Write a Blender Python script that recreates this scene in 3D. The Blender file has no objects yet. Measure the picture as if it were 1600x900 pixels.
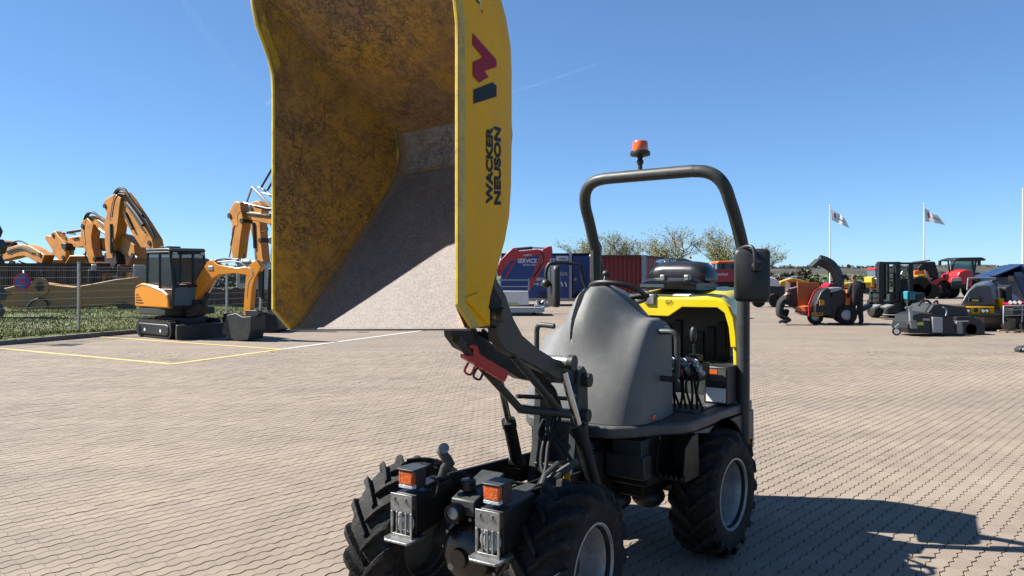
import bpy, bmesh, math, random
import numpy as np
from mathutils import Vector, Matrix
random.seed(7); rng = np.random.default_rng(7)
R = math.radians
scene = bpy.context.scene
col = scene.collection

# ------------------------------------------------------------------ camera
CAMZ, FOC, CX, HY = 1.85, 1190.0, 800.0, 424.0      # height (m), focal length / principal column / horizon row in photo pixels
cam = bpy.data.cameras.new('camera'); camo = bpy.data.objects.new('camera', cam); col.objects.link(camo)
camo.location = (0, 0, CAMZ); camo.rotation_euler = (R(90), 0, 0)
cam.sensor_width = 36; cam.lens = 36*FOC/1600; cam.shift_y = -(450-HY)/1600
cam.clip_start = 0.05; cam.clip_end = 6000
scene.camera = camo
# ------------------------------------------------------------------ sky and sun
LDIR = Vector((0.95, -0.13, -0.93)).normalized()     # direction the sunlight travels
sunel = math.asin(-LDIR.z); sunaz = math.atan2(-LDIR.x, -LDIR.y)
world = bpy.data.worlds.new('World'); scene.world = world; world.use_nodes = True
wn = world.node_tree; wn.nodes.clear()
sky = wn.nodes.new('ShaderNodeTexSky'); sky.sky_type = 'NISHITA'; sky.sun_disc = False
sky.sun_elevation = sunel; sky.sun_rotation = sunaz
sky.air_density = 0.7; sky.dust_density = 0.0; sky.ozone_density = 3.0; sky.altitude = 50
bg = wn.nodes.new('ShaderNodeBackground'); bg.inputs[1].default_value = 0.067
wo = wn.nodes.new('ShaderNodeOutputWorld')
gm = wn.nodes.new('ShaderNodeGamma'); gm.inputs[1].default_value = 0.72          # the phone's tone compression and white balance, over the whole sky
tn = wn.nodes.new('ShaderNodeMixRGB'); tn.blend_type = 'MULTIPLY'; tn.inputs[0].default_value = 1.0; tn.inputs[2].default_value = (0.67, 0.97, 1.28, 1)
wn.links.new(sky.outputs[0], gm.inputs[0]); wn.links.new(gm.outputs[0], tn.inputs[1]); wn.links.new(tn.outputs[0], bg.inputs[0]); wn.links.new(bg.outputs[0], wo.inputs[0])
sl = bpy.data.lights.new('sun', 'SUN'); sl.energy = 5.0; sl.angle = R(0.53); sl.color = (1.0, 0.96, 0.90)
so = bpy.data.objects.new('sun', sl); col.objects.link(so)
so.rotation_euler = LDIR.to_track_quat('-Z', 'Y').to_euler(); so.location = (-30, 4, 30)
vs = scene.view_settings
scene.display_settings.display_device = 'sRGB'
vs.view_transform = 'Standard'; vs.look = 'None'; vs.gamma = 1.0; vs.use_curve_mapping = False; vs.exposure = 1.6

# ------------------------------------------------------------------ materials
MATS = {}
ALB = 0.68                            # reflectance scale that goes with the exposure above
def mat(name, c, rough=0.6, metal=0.0, var=0.25, scale=6.0, bump=0.0, bscale=60.0, spec=0.5, dust=None, dustamt=0.0, trans=0.0, coat=0.0):
    """painted / weathered surface: two scales of tone variation, roughness breakup, fine relief, optional dust colour in blotches"""
    if name in MATS: return MATS[name]
    m = bpy.data.materials.new(name); m.use_nodes = True; MATS[name] = m
    nt = m.node_tree; b = nt.nodes['Principled BSDF']
    N, L = nt.nodes.new, nt.links.new
    tc = N('ShaderNodeTexCoord')
    n1 = N('ShaderNodeTexNoise'); n1.inputs['Scale'].default_value = scale; n1.inputs['Detail'].default_value = 6; n1.inputs['Roughness'].default_value = 0.65
    L(tc.outputs['Object'], n1.inputs['Vector'])
    rp = N('ShaderNodeValToRGB'); L(n1.outputs['Fac'], rp.inputs[0])
    c = tuple(x*ALB for x in c); dust = tuple(x*ALB for x in dust) if dust else None
    lo = tuple(max(0, x*(1-var)) for x in c); hi = tuple(min(1, x*(1+var*0.7)) for x in c)
    rp.color_ramp.elements[0].position = 0.3; rp.color_ramp.elements[1].position = 0.7
    rp.color_ramp.elements[0].color = (*lo, 1); rp.color_ramp.elements[1].color = (*hi, 1)
    out = rp.outputs[0]
    if dust:
        n2 = N('ShaderNodeTexNoise'); n2.inputs['Scale'].default_value = scale*2.3; n2.inputs['Detail'].default_value = 9; n2.inputs['Roughness'].default_value = 0.75
        L(tc.outputs['Object'], n2.inputs['Vector'])
        r2 = N('ShaderNodeValToRGB'); L(n2.outputs['Fac'], r2.inputs[0])
        r2.color_ramp.elements[0].position = 0.5; r2.color_ramp.elements[1].position = 0.78
        r2.color_ramp.elements[0].color = (0, 0, 0, 1); r2.color_ramp.elements[1].color = (dustamt,)*3+(1,)
        mx = N('ShaderNodeMixRGB'); L(r2.outputs[0], mx.inputs[0]); L(out, mx.inputs[1]); mx.inputs[2].default_value = (*dust, 1)
        out = mx.outputs[0]
    L(out, b.inputs['Base Color'])
    mr = N('ShaderNodeMapRange'); L(n1.outputs['Fac'], mr.inputs[0])
    mr.inputs[3].default_value = max(0.03, rough-0.12); mr.inputs[4].default_value = min(1, rough+0.12)
    L(mr.outputs[0], b.inputs['Roughness'])
    b.inputs['Metallic'].default_value = metal
    b.inputs['Specular IOR Level'].default_value = spec
    if trans: b.inputs['Transmission Weight'].default_value = trans
    if coat: b.inputs['Coat Weight'].default_value = coat; b.inputs['Coat Roughness'].default_value = 0.12
    if bump:
        n3 = N('ShaderNodeTexNoise'); n3.inputs['Scale'].default_value = bscale; n3.inputs['Detail'].default_value = 5
        L(tc.outputs['Object'], n3.inputs['Vector'])
        bp = N('ShaderNodeBump'); bp.inputs['Strength'].default_value = bump; bp.inputs['Distance'].default_value = 0.01
        L(n3.outputs['Fac'], bp.inputs['Height']); L(bp.outputs[0], b.inputs['Normal'])
    return m

DUST = (0.30, 0.26, 0.21)
M_yel  = mat('yellow_paint', (0.98, 0.50, 0.0005), 0.55, var=0.08, scale=3, spec=0.10, dust=(0.30, 0.22, 0.07), dustamt=0.15)
M_yel2 = mat('yellow_hood', (0.76, 0.58, 0.004), 0.34, var=0.06, scale=3, coat=0.15)
M_gry  = mat('dark_grey_paint', (0.042, 0.047, 0.045), 0.48, var=0.3, scale=9, spec=0.3, dust=DUST, dustamt=0.10)
M_gry2 = mat('frame_black_paint', (0.010, 0.010, 0.011), 0.45, var=0.3, scale=10, spec=0.25, dust=DUST, dustamt=0.10)
M_plat = mat('platform_grey', (0.055, 0.058, 0.058), 0.5, var=0.25, scale=7, dust=DUST, dustamt=0.4)
M_dash = mat('grey_moulded_plastic', (0.140, 0.145, 0.140), 0.6, var=0.14, scale=7, bump=0.25, bscale=260, dust=(0.32, 0.32, 0.30), dustamt=0.28)
M_rub  = mat('tyre_rubber', (0.016, 0.0155, 0.015), 0.78, var=0.35, scale=11, bump=0.4, bscale=70, spec=0.22, dust=(0.14, 0.12, 0.10), dustamt=0.55)
M_rim  = mat('silver_rim', (0.42, 0.43, 0.43), 0.45, metal=0.35, var=0.25, scale=12, dust=(0.16, 0.13, 0.10), dustamt=0.6)
M_blk  = mat('black_plastic', (0.013, 0.013, 0.014), 0.5, var=0.25, scale=20, bump=0.1, bscale=300)
M_blk2 = mat('black_rubber_hose', (0.011, 0.011, 0.012), 0.65, var=0.2, spec=0.3)
M_chr  = mat('chrome_rod', (0.62, 0.63, 0.64), 0.2, metal=1.0, var=0.05)
M_steel= mat('worn_steel', (0.34, 0.34, 0.33), 0.45, metal=0.8, var=0.35, scale=25, dust=(0.12, 0.07, 0.04), dustamt=0.7)
M_galv = mat('galvanised_steel', (0.42, 0.44, 0.45), 0.45, metal=0.6, var=0.2, scale=20)
M_red  = mat('red_paint', (0.50, 0.018, 0.020), 0.4, var=0.15, scale=8)
M_org  = mat('orange_machine_paint', (0.60, 0.235, 0.022), 0.5, var=0.22, scale=1.6, dust=(0.22, 0.13, 0.07), dustamt=0.6)
M_org2 = mat('orange_new_paint', (0.72, 0.26, 0.004), 0.35, var=0.06, scale=2, coat=0.2)
M_orr  = mat('deep_orange_paint', (0.60, 0.12, 0.008), 0.45, var=0.12, scale=3)
M_wht  = mat('white_paint', (0.76, 0.76, 0.74), 0.5, var=0.08)
M_decal_dk = mat('dark_decal', (0.010, 0.018, 0.024), 0.6, var=0.1, spec=0.15)
M_decal_rd = mat('red_decal', (0.36, 0.006, 0.030), 0.6, var=0.1, spec=0.15)
M_dirt = mat('oily_black', (0.012, 0.011, 0.010), 0.55, var=0.5, scale=18, dust=(0.11, 0.07, 0.04), dustamt=0.5, bump=0.3, bscale=50)
M_blue = mat('blue_paint', (0.012, 0.055, 0.24), 0.4, var=0.12, scale=2)
M_navy = mat('navy_tarp', (0.010, 0.028, 0.085), 0.5, var=0.2, scale=2, bump=0.2, bscale=8)
M_cont = mat('red_container_paint', (0.26, 0.022, 0.022), 0.55, var=0.2, scale=3, dust=(0.35, 0.20, 0.17), dustamt=0.35)
M_rustc= mat('rusty_brown', (0.075, 0.030, 0.020), 0.8, var=0.4, scale=3, dust=(0.16, 0.08, 0.05), dustamt=0.5)
M_tan  = mat('faded_yellow_boom', (0.42, 0.22, 0.06), 0.6, var=0.15, scale=2, dust=(0.25, 0.15, 0.07), dustamt=0.4)
M_cloth= mat('black_workwear', (0.012, 0.012, 0.014), 0.9, var=0.25, scale=10)
M_skin = mat('skin', (0.42, 0.22, 0.15), 0.55, var=0.08)
M_hair = mat('greying_hair', (0.09, 0.07, 0.06), 0.8, var=0.3, scale=60)
M_concr= mat('kerb_concrete', (0.20, 0.185, 0.165), 0.85, var=0.25, scale=6, bump=0.3)
M_teal = mat('teal_plastic', (0.03, 0.26, 0.30), 0.5, var=0.1)
M_bark = mat('bark', (0.30, 0.24, 0.19), 0.9, var=0.3, scale=4)
M_wood = mat('pallet_wood', (0.36, 0.25, 0.15), 0.8, var=0.3, scale=12)
M_vinyl= mat('black_vinyl', (0.014, 0.014, 0.015), 0.35, var=0.2, scale=12)
def glassmat(name, c, rough=0.05, trans=0.8, alpha=None):
    if name in MATS: return MATS[name]
    m = bpy.data.materials.new(name); m.use_nodes = True; MATS[name] = m
    b = m.node_tree.nodes['Principled BSDF']
    b.inputs['Base Color'].default_value = (*c, 1); b.inputs['Roughness'].default_value = rough
    b.inputs['Transmission Weight'].default_value = trans; b.inputs['IOR'].default_value = 1.12
    if alpha is not None: b.inputs['Alpha'].default_value = alpha
    return m
M_glass = glassmat('cab_glass', (0.04, 0.055, 0.06), 0.05, 0.0, 0.38)
M_dglass = glassmat('tinted_glass', (0.10, 0.16, 0.20), 0.08, 0.4)
M_lens = glassmat('headlamp_glass', (0.9, 0.9, 0.9), 0.08, 0.7)
M_amb = mat('amber_lens', (0.62, 0.10, 0.002), 0.16, var=0.6, scale=45, bump=0.5, bscale=110, coat=0.6)
M_beac = mat('beacon_lens', (0.80, 0.13, 0.008), 0.15, var=0.15, scale=30, coat=0.6)

def skipmat(name, base, wear1, wear2, a0, a1, scr, dustc=None, edge=None):
    """scraped inside of the skip: paint, bare/rusty patches and directionless scratches with shapes of their own"""
    m = bpy.data.materials.new(name); m.use_nodes = True; MATS[name] = m
    nt = m.node_tree; b = nt.nodes['Principled BSDF']; N, L = nt.nodes.new, nt.links.new
    tc = N('ShaderNodeTexCoord')
    def noise(s, d=8, r=0.7, dist=0.0):
        n = N('ShaderNodeTexNoise'); n.inputs['Scale'].default_value = s; n.inputs['Detail'].default_value = d
        n.inputs['Roughness'].default_value = r; n.inputs['Distortion'].default_value = dist
        L(tc.outputs['Object'], n.inputs['Vector']); return n.outputs['Fac']
    def ramp(x, p0, p1, c0=(0, 0, 0, 1), c1=(1, 1, 1, 1)):
        r = N('ShaderNodeValToRGB'); L(x, r.inputs[0]); e = r.color_ramp.elements
        e[0].position, e[1].position = p0, p1; e[0].color, e[1].color = c0, c1; return r.outputs[0]
    def mix(f, c1, c2):
        x = N('ShaderNodeMixRGB'); L(f, x.inputs[0])
        for i, c in ((1, c1), (2, c2)):
            if isinstance(c, tuple): x.inputs[i].default_value = (*c, 1)
            else: L(c, x.inputs[i])
        return x.outputs[0]
    big = ramp(noise(2.2, 7, 0.6), a0, a1)
    c = mix(big, base, wear1)
    c = mix(ramp(noise(9, 10, 0.8, 0.6), 0.50, 0.68), c, wear2)
    acc = None
    def mth(op, x, y):
        q = N('ShaderNodeMath'); q.operation = op
        for k_, z_ in ((0, x), (1, y)):
            if isinstance(z_, (int, float)): q.inputs[k_].default_value = z_
            else: L(z_, q.inputs[k_])
        return q.outputs[0]
    for sc, det, wd in ((14, 5, .020), (27, 4, .024), (8, 6, .011), (44, 3, .030)):
        n = noise(sc, det, .72, .3)
        iso = ramp(mth('ABSOLUTE', mth('SUBTRACT', n, .5), 0), wd*.4, wd*1.6, (1, 1, 1, 1), (0, 0, 0, 1))
        msk = ramp(noise(sc*.45+1.7, 3, .6), .46, .56)
        s = mth('MULTIPLY', iso, msk)
        acc = s if acc is None else mth('MAXIMUM', acc, s)
    for rot, st in (((0.3, 0.7, 0.55), (34, 3, 3)), ((0.9, 1.3, 0.25), (3, 38, 3))):
        mp = N('ShaderNodeMapping'); mp.inputs['Rotation'].default_value = rot; mp.inputs['Scale'].default_value = st
        L(tc.outputs['Object'], mp.inputs['Vector'])
        n = N('ShaderNodeTexNoise'); n.inputs['Scale'].default_value = 1.5; n.inputs['Detail'].default_value = 4; n.inputs['Distortion'].default_value = .4; L(mp.outputs[0], n.inputs['Vector'])
        acc = mth('MAXIMUM', acc, mth('MULTIPLY', ramp(n.outputs['Fac'], 0.66, 0.71), .8))
    spk = ramp(noise(85, 5, .85), .57, .64); acc = mth('MAXIMUM', acc, mth('MULTIPLY', spk, ramp(noise(5, 4), .42, .6)))
    patch = ramp(noise(2.4, 4), 0.30, 0.60)
    acc = mth('MULTIPLY', mth('MULTIPLY', acc, mth('ADD', mth('MULTIPLY', patch, .8), .2)), scr)
    c = mix(acc, c, (0.030, 0.017, 0.012))
    if edge:
        at_ = N('ShaderNodeAttribute'); at_.attribute_name = 'edge'
        c = mix(ramp(mth('ADD', mth('MULTIPLY', at_.outputs['Fac'], .55), mth('MULTIPLY', noise(7, 8, .75), .9)), .66, .82), c, edge)
    if dustc: c = mix(ramp(noise(150, 5, 0.85), 0.44, 0.74), c, dustc); c = mix(ramp(noise(3.3, 6, 0.7), 0.55, 0.75), c, (0.11, 0.075, 0.06))
    L(c, b.inputs['Base Color']); b.inputs['Roughness'].default_value = 0.72
    bp = N('ShaderNodeBump'); bp.inputs['Strength'].default_value = 0.35; bp.inputs['Distance'].default_value = 0.006
    L(noise(45, 8, 0.75), bp.inputs['Height']); L(bp.outputs[0], b.inputs['Normal'])
    return m
M_skw = skipmat('scraped_yellow_wall', (0.44, 0.235, 0.014), (0.245, 0.138, 0.040), (0.135, 0.078, 0.036), 0.32, 0.62, .97)
M_skf = skipmat('scraped_brown_floor', (0.39, 0.215, 0.022), (0.235, 0.136, 0.064), (0.150, 0.090, 0.054), 0.32, 0.54, .97)
M_skr = skipmat('bare_ramp_steel', (0.085, 0.066, 0.056), (0.125, 0.098, 0.084), (0.062, 0.042, 0.034), 0.4, 0.7, 0.8, (0.25, 0.212, 0.188), (0.16, 0.095, 0.035))
M_skb = skipmat('floor_band_steel', (0.20, 0.160, 0.130), (0.25, 0.20, 0.17), (0.13, 0.088, 0.065), 0.4, 0.7, 0.8, None, (0.16, 0.10, 0.04))

# ------------------------------------------------------------------ mesh helpers
ROOT = {}
def P(px, py, d):                      # photo pixel + distance along the view axis -> point
    return Vector(((px-CX)*d/FOC, d, CAMZ-(py-HY)*d/FOC))
PLANE = [0.0, 800.0]                   # yaw of the plane traced outlines lie on, and the column where it stands at its nominal distance
def PN(): return Vector((math.sin(R(PLANE[0])), math.cos(R(PLANE[0])), 0))
def PP(px, py, d):
    th = R(PLANE[0]); k = (px-CX)/FOC; xc = (PLANE[1]-CX)/FOC*d
    t = (d*math.cos(th)+xc*math.sin(th))/(math.cos(th)+k*math.sin(th)); return P(px, py, t)
def ground_d(py): return FOC*CAMZ/(py-HY)
def catmull(pts, k=6, closed=False):
    pts = [Vector(p) for p in pts]; n = len(pts); out = []
    rngi = range(n if closed else n-1)
    for i in rngi:
        if closed: p0, p1, p2, p3 = pts[(i-1) % n], pts[i], pts[(i+1) % n], pts[(i+2) % n]
        else: p0, p1, p2, p3 = pts[max(i-1, 0)], pts[i], pts[i+1], pts[min(i+2, n-1)]
        for j in range(k):
            t = j/k
            out.append(0.5*((2*p1)+(-p0+p2)*t+(2*p0-5*p1+4*p2-p3)*t*t+(-p0+3*p1-3*p2+p3)*t**3))
    if not closed: out.append(pts[-1])
    return out
class MB:
    def __init__(s, fr=None): s.v = []; s.f = []; s.fr = fr; s.flat = False
    def add(s, vs_, fs):
        o = len(s.v)
        s.v += [s.fr(Vector(p)) if s.fr else Vector(p) for p in vs_]
        s.f += [tuple(i+o for i in f) for f in fs]; return s
    def box(s, x0, x1, y0, y1, z0, z1):
        return s.add([(x0,y0,z0),(x1,y0,z0),(x1,y1,z0),(x0,y1,z0),(x0,y0,z1),(x1,y0,z1),(x1,y1,z1),(x0,y1,z1)],
                     [(0,3,2,1),(4,5,6,7),(0,1,5,4),(1,2,6,5),(2,3,7,6),(3,0,4,7)])
    def prism(s, base, ext):
        n = len(base); ext = Vector(ext); b = [Vector(p) for p in base]
        return s.add(b+[p+ext for p in b], [tuple(range(n-1,-1,-1)), tuple(range(n,2*n))]+[(i,(i+1)%n,n+(i+1)%n,n+i) for i in range(n)])
    def loft(s, a, b):                 # two polygons with the same count, capped
        n = len(a)
        return s.add(list(a)+list(b), [tuple(range(n-1,-1,-1)), tuple(range(n,2*n))]+[(i,(i+1)%n,n+(i+1)%n,n+i) for i in range(n)])
    def px(s, poly, d, th):            # outline given in pixels on an upright plane at distance d, solid thickness th
        s.flat = True; n = PN(); return s.prism([PP(x, y, d)-n*th/2 for x, y in poly], n*th)
    def pxb(s, x0, x1, y0, y1, d, th): return s.px([(x0,y1),(x1,y1),(x1,y0),(x0,y0)], d, th)
    def tube(s, path, r, n=8, closed=False, cap=True):
        path = [Vector(p) for p in path]; m = len(path)
        rr = r if isinstance(r, (list, tuple)) else [r]*m
        vs_ = []; up = None
        for i, p in enumerate(path):
            if closed: t = path[(i+1) % m]-path[i-1]
            else: t = path[min(i+1, m-1)]-path[max(i-1, 0)]
            t.normalize()
            if up is None: up = Vector((0, 0, 1)) if abs(t.z) < 0.9 else Vector((1, 0, 0))
            a = t.cross(up)
            if a.length < 1e-4: a = t.orthogonal()
            a.normalize(); b = a.cross(t).normalized(); up = b
            for k in range(n):
                an = 2*math.pi*k/n; vs_.append(p+a*(math.cos(an)*rr[i])+b*(math.sin(an)*rr[i]))
        fs = []
        for i in range(m if closed else m-1):
            j = (i+1) % m
            for k in range(n): fs.append((i*n+k, i*n+(k+1)%n, j*n+(k+1)%n, j*n+k))
        if cap and not closed: fs += [tuple(range(n-1,-1,-1)), tuple((m-1)*n+k for k in range(n))]
        return s.add(vs_, fs)
    def cyl(s, p0, p1, r, r1=None, n=14): return s.tube([p0, p1], [r, r if r1 is None else r1], n)
    def lathe(s, prof, o, ax, n=32, closed=False):   # prof: (radius, offset along axis)
        o = Vector(o); ax = Vector(ax).normalized(); a = ax.orthogonal().normalized(); b = ax.cross(a)
        vs_ = []; m = len(prof)
        for k in range(n):
            an = 2*math.pi*k/n; dr = a*math.cos(an)+b*math.sin(an)
            for r, h in prof: vs_.append(o+dr*r+ax*h)
        fs = []
        for k in range(n):
            k2 = (k+1) % n
            for i in range(m if closed else m-1):
                j = (i+1) % m; fs.append((k*m+i, k*m+j, k2*m+j, k2*m+i))
        return s.add(vs_, fs)
    def ell(s, c, r, nu=16, nv=10):
        c = Vector(c); r = (r, r, r) if isinstance(r, (int, float)) else r
        vs_ = [c+Vector((0, 0, -r[2]))]; fs = []
        for i in range(1, nv):
            ph = -math.pi/2+math.pi*i/nv
            for k in range(nu):
                th = 2*math.pi*k/nu; vs_.append(c+Vector((r[0]*math.cos(ph)*math.cos(th), r[1]*math.cos(ph)*math.sin(th), r[2]*math.sin(ph))))
        vs_.append(c+Vector((0, 0, r[2]))); t = len(vs_)-1
        for k in range(nu):
            fs.append((0, 1+(k+1)%nu, 1+k)); fs.append((t, t-nu+k, t-nu+(k+1)%nu))
        for i in range(nv-2):
            for k in range(nu): fs.append((1+i*nu+k, 1+i*nu+(k+1)%nu, 1+(i+1)*nu+(k+1)%nu, 1+(i+1)*nu+k))
        return s.add(vs_, fs)
    def grid(s, rows):
        m = len(rows[0]); vs_ = [p for r in rows for p in r]
        return s.add(vs_, [(i*m+j, i*m+j+1, (i+1)*m+j+1, (i+1)*m+j) for i in range(len(rows)-1) for j in range(m-1)])
    def build(s, name, m, parent=None, bevel=0.0, smooth=38, recalc=True, thick=0.0, kind=None):
        o0 = ROOT.get(parent.name, Vector()) if parent else Vector()
        me = bpy.data.meshes.new(name); me.from_pydata([tuple(p-o0) for p in s.v], [], s.f)
        if recalc:
            bm = bmesh.new(); bm.from_mesh(me); bmesh.ops.recalc_face_normals(bm, faces=bm.faces); bm.to_mesh(me); bm.free()
        if s.flat and smooth == 38: smooth = 14
        if smooth:
            me.shade_smooth()
            me.set_sharp_from_angle(angle=R(smooth))
        me.materials.append(m)
        ob = bpy.data.objects.new(name, me); col.objects.link(ob)
        if parent: ob.parent = parent; ROOT[ob.name] = o0
        else: ROOT[ob.name] = Vector()
        if thick:
            md = ob.modifiers.new('thickness', 'SOLIDIFY'); md.thickness = thick; md.offset = 0
        if bevel:
            md = ob.modifiers.new('bevel', 'BEVEL'); md.width = bevel; md.segments = 2; md.limit_method = 'ANGLE'; md.angle_limit = R(35)
        if kind: ob['kind'] = kind
        return ob
def tag(o, label, cat, group=None):
    o['label'] = label; o['category'] = cat
    if group: o['group'] = group
    return o
def thing(name, label, cat, loc, group=None):
    o = bpy.data.objects.new(name, None); col.objects.link(o); o.location = loc; o.empty_display_size = 0.2
    ROOT[o.name] = Vector(loc); return tag(o, label, cat, group)
def struct(o): o['kind'] = 'structure'; return o
def frame(ox, oy, yaw, oz=0.0):        # x: to the machine's left side (right in the picture), y: forward (towards the camera), z: up
    c, s_ = math.cos(R(yaw)), math.sin(R(yaw))
    return lambda p: Vector((ox+p[0]*c-p[1]*s_, oy-p[0]*s_-p[1]*c, oz+p[2]))
def text_mesh(txt, O, ex, ey, w, h, off=0.0, name='lettering', m=None, parent=None, lift=0.002, spacing=1.0):
    """flat lettering fitted into w x h metres at O along ex (reading direction) and ey (up)"""
    cu = bpy.data.curves.new('t', 'FONT'); cu.body = txt; cu.size = 1; cu.offset = off; cu.space_character = spacing; cu.resolution_u = 4
    to = bpy.data.objects.new('t', cu); col.objects.link(to)
    dg = bpy.context.evaluated_depsgraph_get(); dg.update()
    me = bpy.data.meshes.new_from_object(to.evaluated_get(dg)); bpy.data.objects.remove(to); bpy.data.curves.remove(cu)
    xs = [v.co.x for v in me.vertices]; ys = [v.co.y for v in me.vertices]
    x0, x1, y0, y1 = min(xs), max(xs), min(ys), max(ys)
    O, ex, ey = Vector(O), Vector(ex).normalized(), Vector(ey).normalized(); nn = ex.cross(ey)
    mb = MB(); mb.add([O+ex*((v.co.x-x0)/(x1-x0)*w)+ey*((v.co.y-y0)/(y1-y0)*h)+nn*lift for v in me.vertices], [tuple(p.vertices) for p in me.polygons])
    bpy.data.meshes.remove(me)
    return mb.build(name, m, parent, smooth=0, recalc=False)

# ================================================================== THE SETTING
ROWA = R(43.0)                                        # paving rows run 43 degrees to the right of the view
rh = Vector((math.sin(ROWA), math.cos(ROWA), 0)); ch = Vector((math.cos(ROWA), -math.sin(ROWA), 0))
BL, BW, GAP, AMP = 0.214, 0.105, 0.0056, 0.0105

def pavermat(name, far=False):
    m = bpy.data.materials.new(name); m.use_nodes = True; nt = m.node_tree; b = nt.nodes['Principled BSDF']; N, L = nt.nodes.new, nt.links.new
    geo = N('ShaderNodeNewGeometry')
    def noise(s, d=6, r=0.65, src=None):
        n = N('ShaderNodeTexNoise'); n.inputs['Scale'].default_value = s; n.inputs['Detail'].default_value = d; n.inputs['Roughness'].default_value = r
        L(src or geo.outputs['Position'], n.inputs['Vector']); return n.outputs['Fac']
    def ramp(x, p0, c0, p1, c1):
        r = N('ShaderNodeValToRGB'); L(x, r.inputs[0]); e = r.color_ramp.elements
        e[0].position, e[1].position = p0, p1; e[0].color, e[1].color = (*c0, 1), (*c1, 1); return r.outputs[0]
    def mul(a, b_, f=1.0):
        x = N('ShaderNodeMixRGB'); x.blend_type = 'MULTIPLY'; x.inputs[0].default_value = f; L(a, x.inputs[1]); L(b_, x.inputs[2]); return x.outputs[0]
    if not far:
        at = N('ShaderNodeAttribute'); at.attribute_name = 'tint'
        oi = N('ShaderNodeObjectInfo'); ad = N('ShaderNodeMath'); ad.operation = 'ADD'; L(at.outputs['Fac'], ad.inputs[0]); L(oi.outputs['Random'], ad.inputs[1])
        fr = N('ShaderNodeMath'); fr.operation = 'FRACT'; L(ad.outputs[0], fr.inputs[0])
        c = N('ShaderNodeValToRGB'); L(fr.outputs[0], c.inputs[0]); e = c.color_ramp.elements
        e[0].color = (0.189, 0.153, 0.119, 1); e[1].color = (0.213, 0.173, 0.135, 1)
        e2 = e.new(0.5); e2.color = (0.201, 0.163, 0.127, 1)
        c = c.outputs[0]
    else:
        mp = N('ShaderNodeMapping'); mp.inputs['Rotation'].default_value = (0, 0, -(math.pi/2-ROWA)); L(geo.outputs['Position'], mp.inputs['Vector'])
        br = N('ShaderNodeTexBrick'); br.inputs['Scale'].default_value = 1.0; br.inputs['Brick Width'].default_value = BL; br.inputs['Row Height'].default_value = BW
        br.inputs['Mortar Size'].default_value = 0.0065; br.inputs['Mortar Smooth'].default_value = 0.2
        br.inputs['Color1'].default_value = (0.182, 0.149, 0.116, 1); br.inputs['Color2'].default_value = (0.202, 0.165, 0.129, 1); br.inputs['Mortar'].default_value = (0.09, 0.07, 0.055, 1)
        L(mp.outputs[0], br.inputs['Vector']); c = br.outputs['Color']
    c = mul(c, ramp(noise(0.35, 5, 0.6), 0.35, (0.91, 0.91, 0.92), 0.65, (1.05, 1.045, 1.04)))
    c = mul(c, ramp(noise(2.6, 7, 0.7), 0.32, (0.88, 0.88, 0.89), 0.6, (1.03, 1.03, 1.02)))
    mp2 = N('ShaderNodeMapping'); mp2.inputs['Rotation'].default_value = (0, 0, 0.5); mp2.inputs['Scale'].default_value = (0.12, 1.1, 1); L(geo.outputs['Position'], mp2.inputs['Vector'])
    c = mul(c, ramp(noise(0.9, 5, 0.6, mp2.outputs[0]), 0.36, (0.89, 0.89, 0.90), 0.56, (1.03, 1.03, 1.02)))
    c = mul(c, ramp(noise(170, 4, 0.8), 0.30, (0.70, 0.69, 0.68), 0.62, (1.12, 1.12, 1.12)))
    c = mul(c, ramp(noise(1.1, 3, 0.5), 0.22, (0.55, 0.54, 0.53), 0.31, (1, 1, 1)))
    L(c, b.inputs['Base Color']); b.inputs['Roughness'].default_value = 0.82; b.inputs['Specular IOR Level'].default_value = 0.3
    bp = N('ShaderNodeBump'); bp.inputs['Strength'].default_value = 0.45; bp.inputs['Distance'].default_value = 0.004
    L(noise(220, 4, 0.8), bp.inputs['Height']); L(bp.outputs[0], b.inputs['Normal'])
    return m
M_pav, M_pavf = pavermat('concrete_pavers'), pavermat('concrete_pavers_far', True)
M_sand = mat('joint_sand', (0.125, 0.095, 0.070), 0.95, var=0.5, scale=8, dust=(0.20, 0.17, 0.13), dustamt=0.5)
def groundmat():
    m = mat('meadow_ground', (0.075, 0.10, 0.030), 0.95, var=0.45, scale=0.25, dust=(0.17, 0.14, 0.075), dustamt=0.8)
    return m
# one sheet out to the horizon, its level just under the paving
g = MB(); g.add([(-3000, -60, -0.06), (3000, -60, -0.06), (3000, 4000, -0.06), (-3000, 4000, -0.06)], [(0, 1, 2, 3)])
struct(g.build('ground', groundmat(), smooth=0))
# the paved yard: a bed of joint sand, individual pavers near the camera, a patterned sheet further off
KD = Vector((0.40, 0.916, 0)).normalized(); KN = Vector((-KD.y, KD.x, 0)); K0 = Vector((-12.8, 19.0, 0))   # kerb line of the left border
def KP(t, n, z=0.0): return K0+KD*t+KN*n+Vector((0, 0, z))
y0, y1 = 2.6, 17.5
def halfw(y): return 0.72*y+2.2
yard = [KP(-24, 0), (-30, -3, 0), (40, -3, 0), (95, 62, 0), (-2, 72, 0), KP(14, 0) , ]
hole = [(-halfw(y0), y0), (halfw(y0), y0), (halfw(y1), y1), (-halfw(y1), y1)]
g = MB(); g.add([(-halfw(y0)-.3, y0-.3, -0.010), (halfw(y0)+.3, y0-.3, -0.010), (halfw(y1)+.3, y1+.3, -0.010), (-halfw(y1)-.3, y1+.3, -0.010)], [(0, 1, 2, 3)])
paving = struct(g.build('paving', M_sand, smooth=0))
g = MB()
h4 = [Vector((*p, -0.0035)) for p in hole]
A = [Vector((-26, -4, -.0035)), Vector((60, -4, -.0035)), Vector((100, 66, -.0035)), KP(52, 0, -.0035)]
A[0] = KP(-25.5, 0, -.0035)
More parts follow.
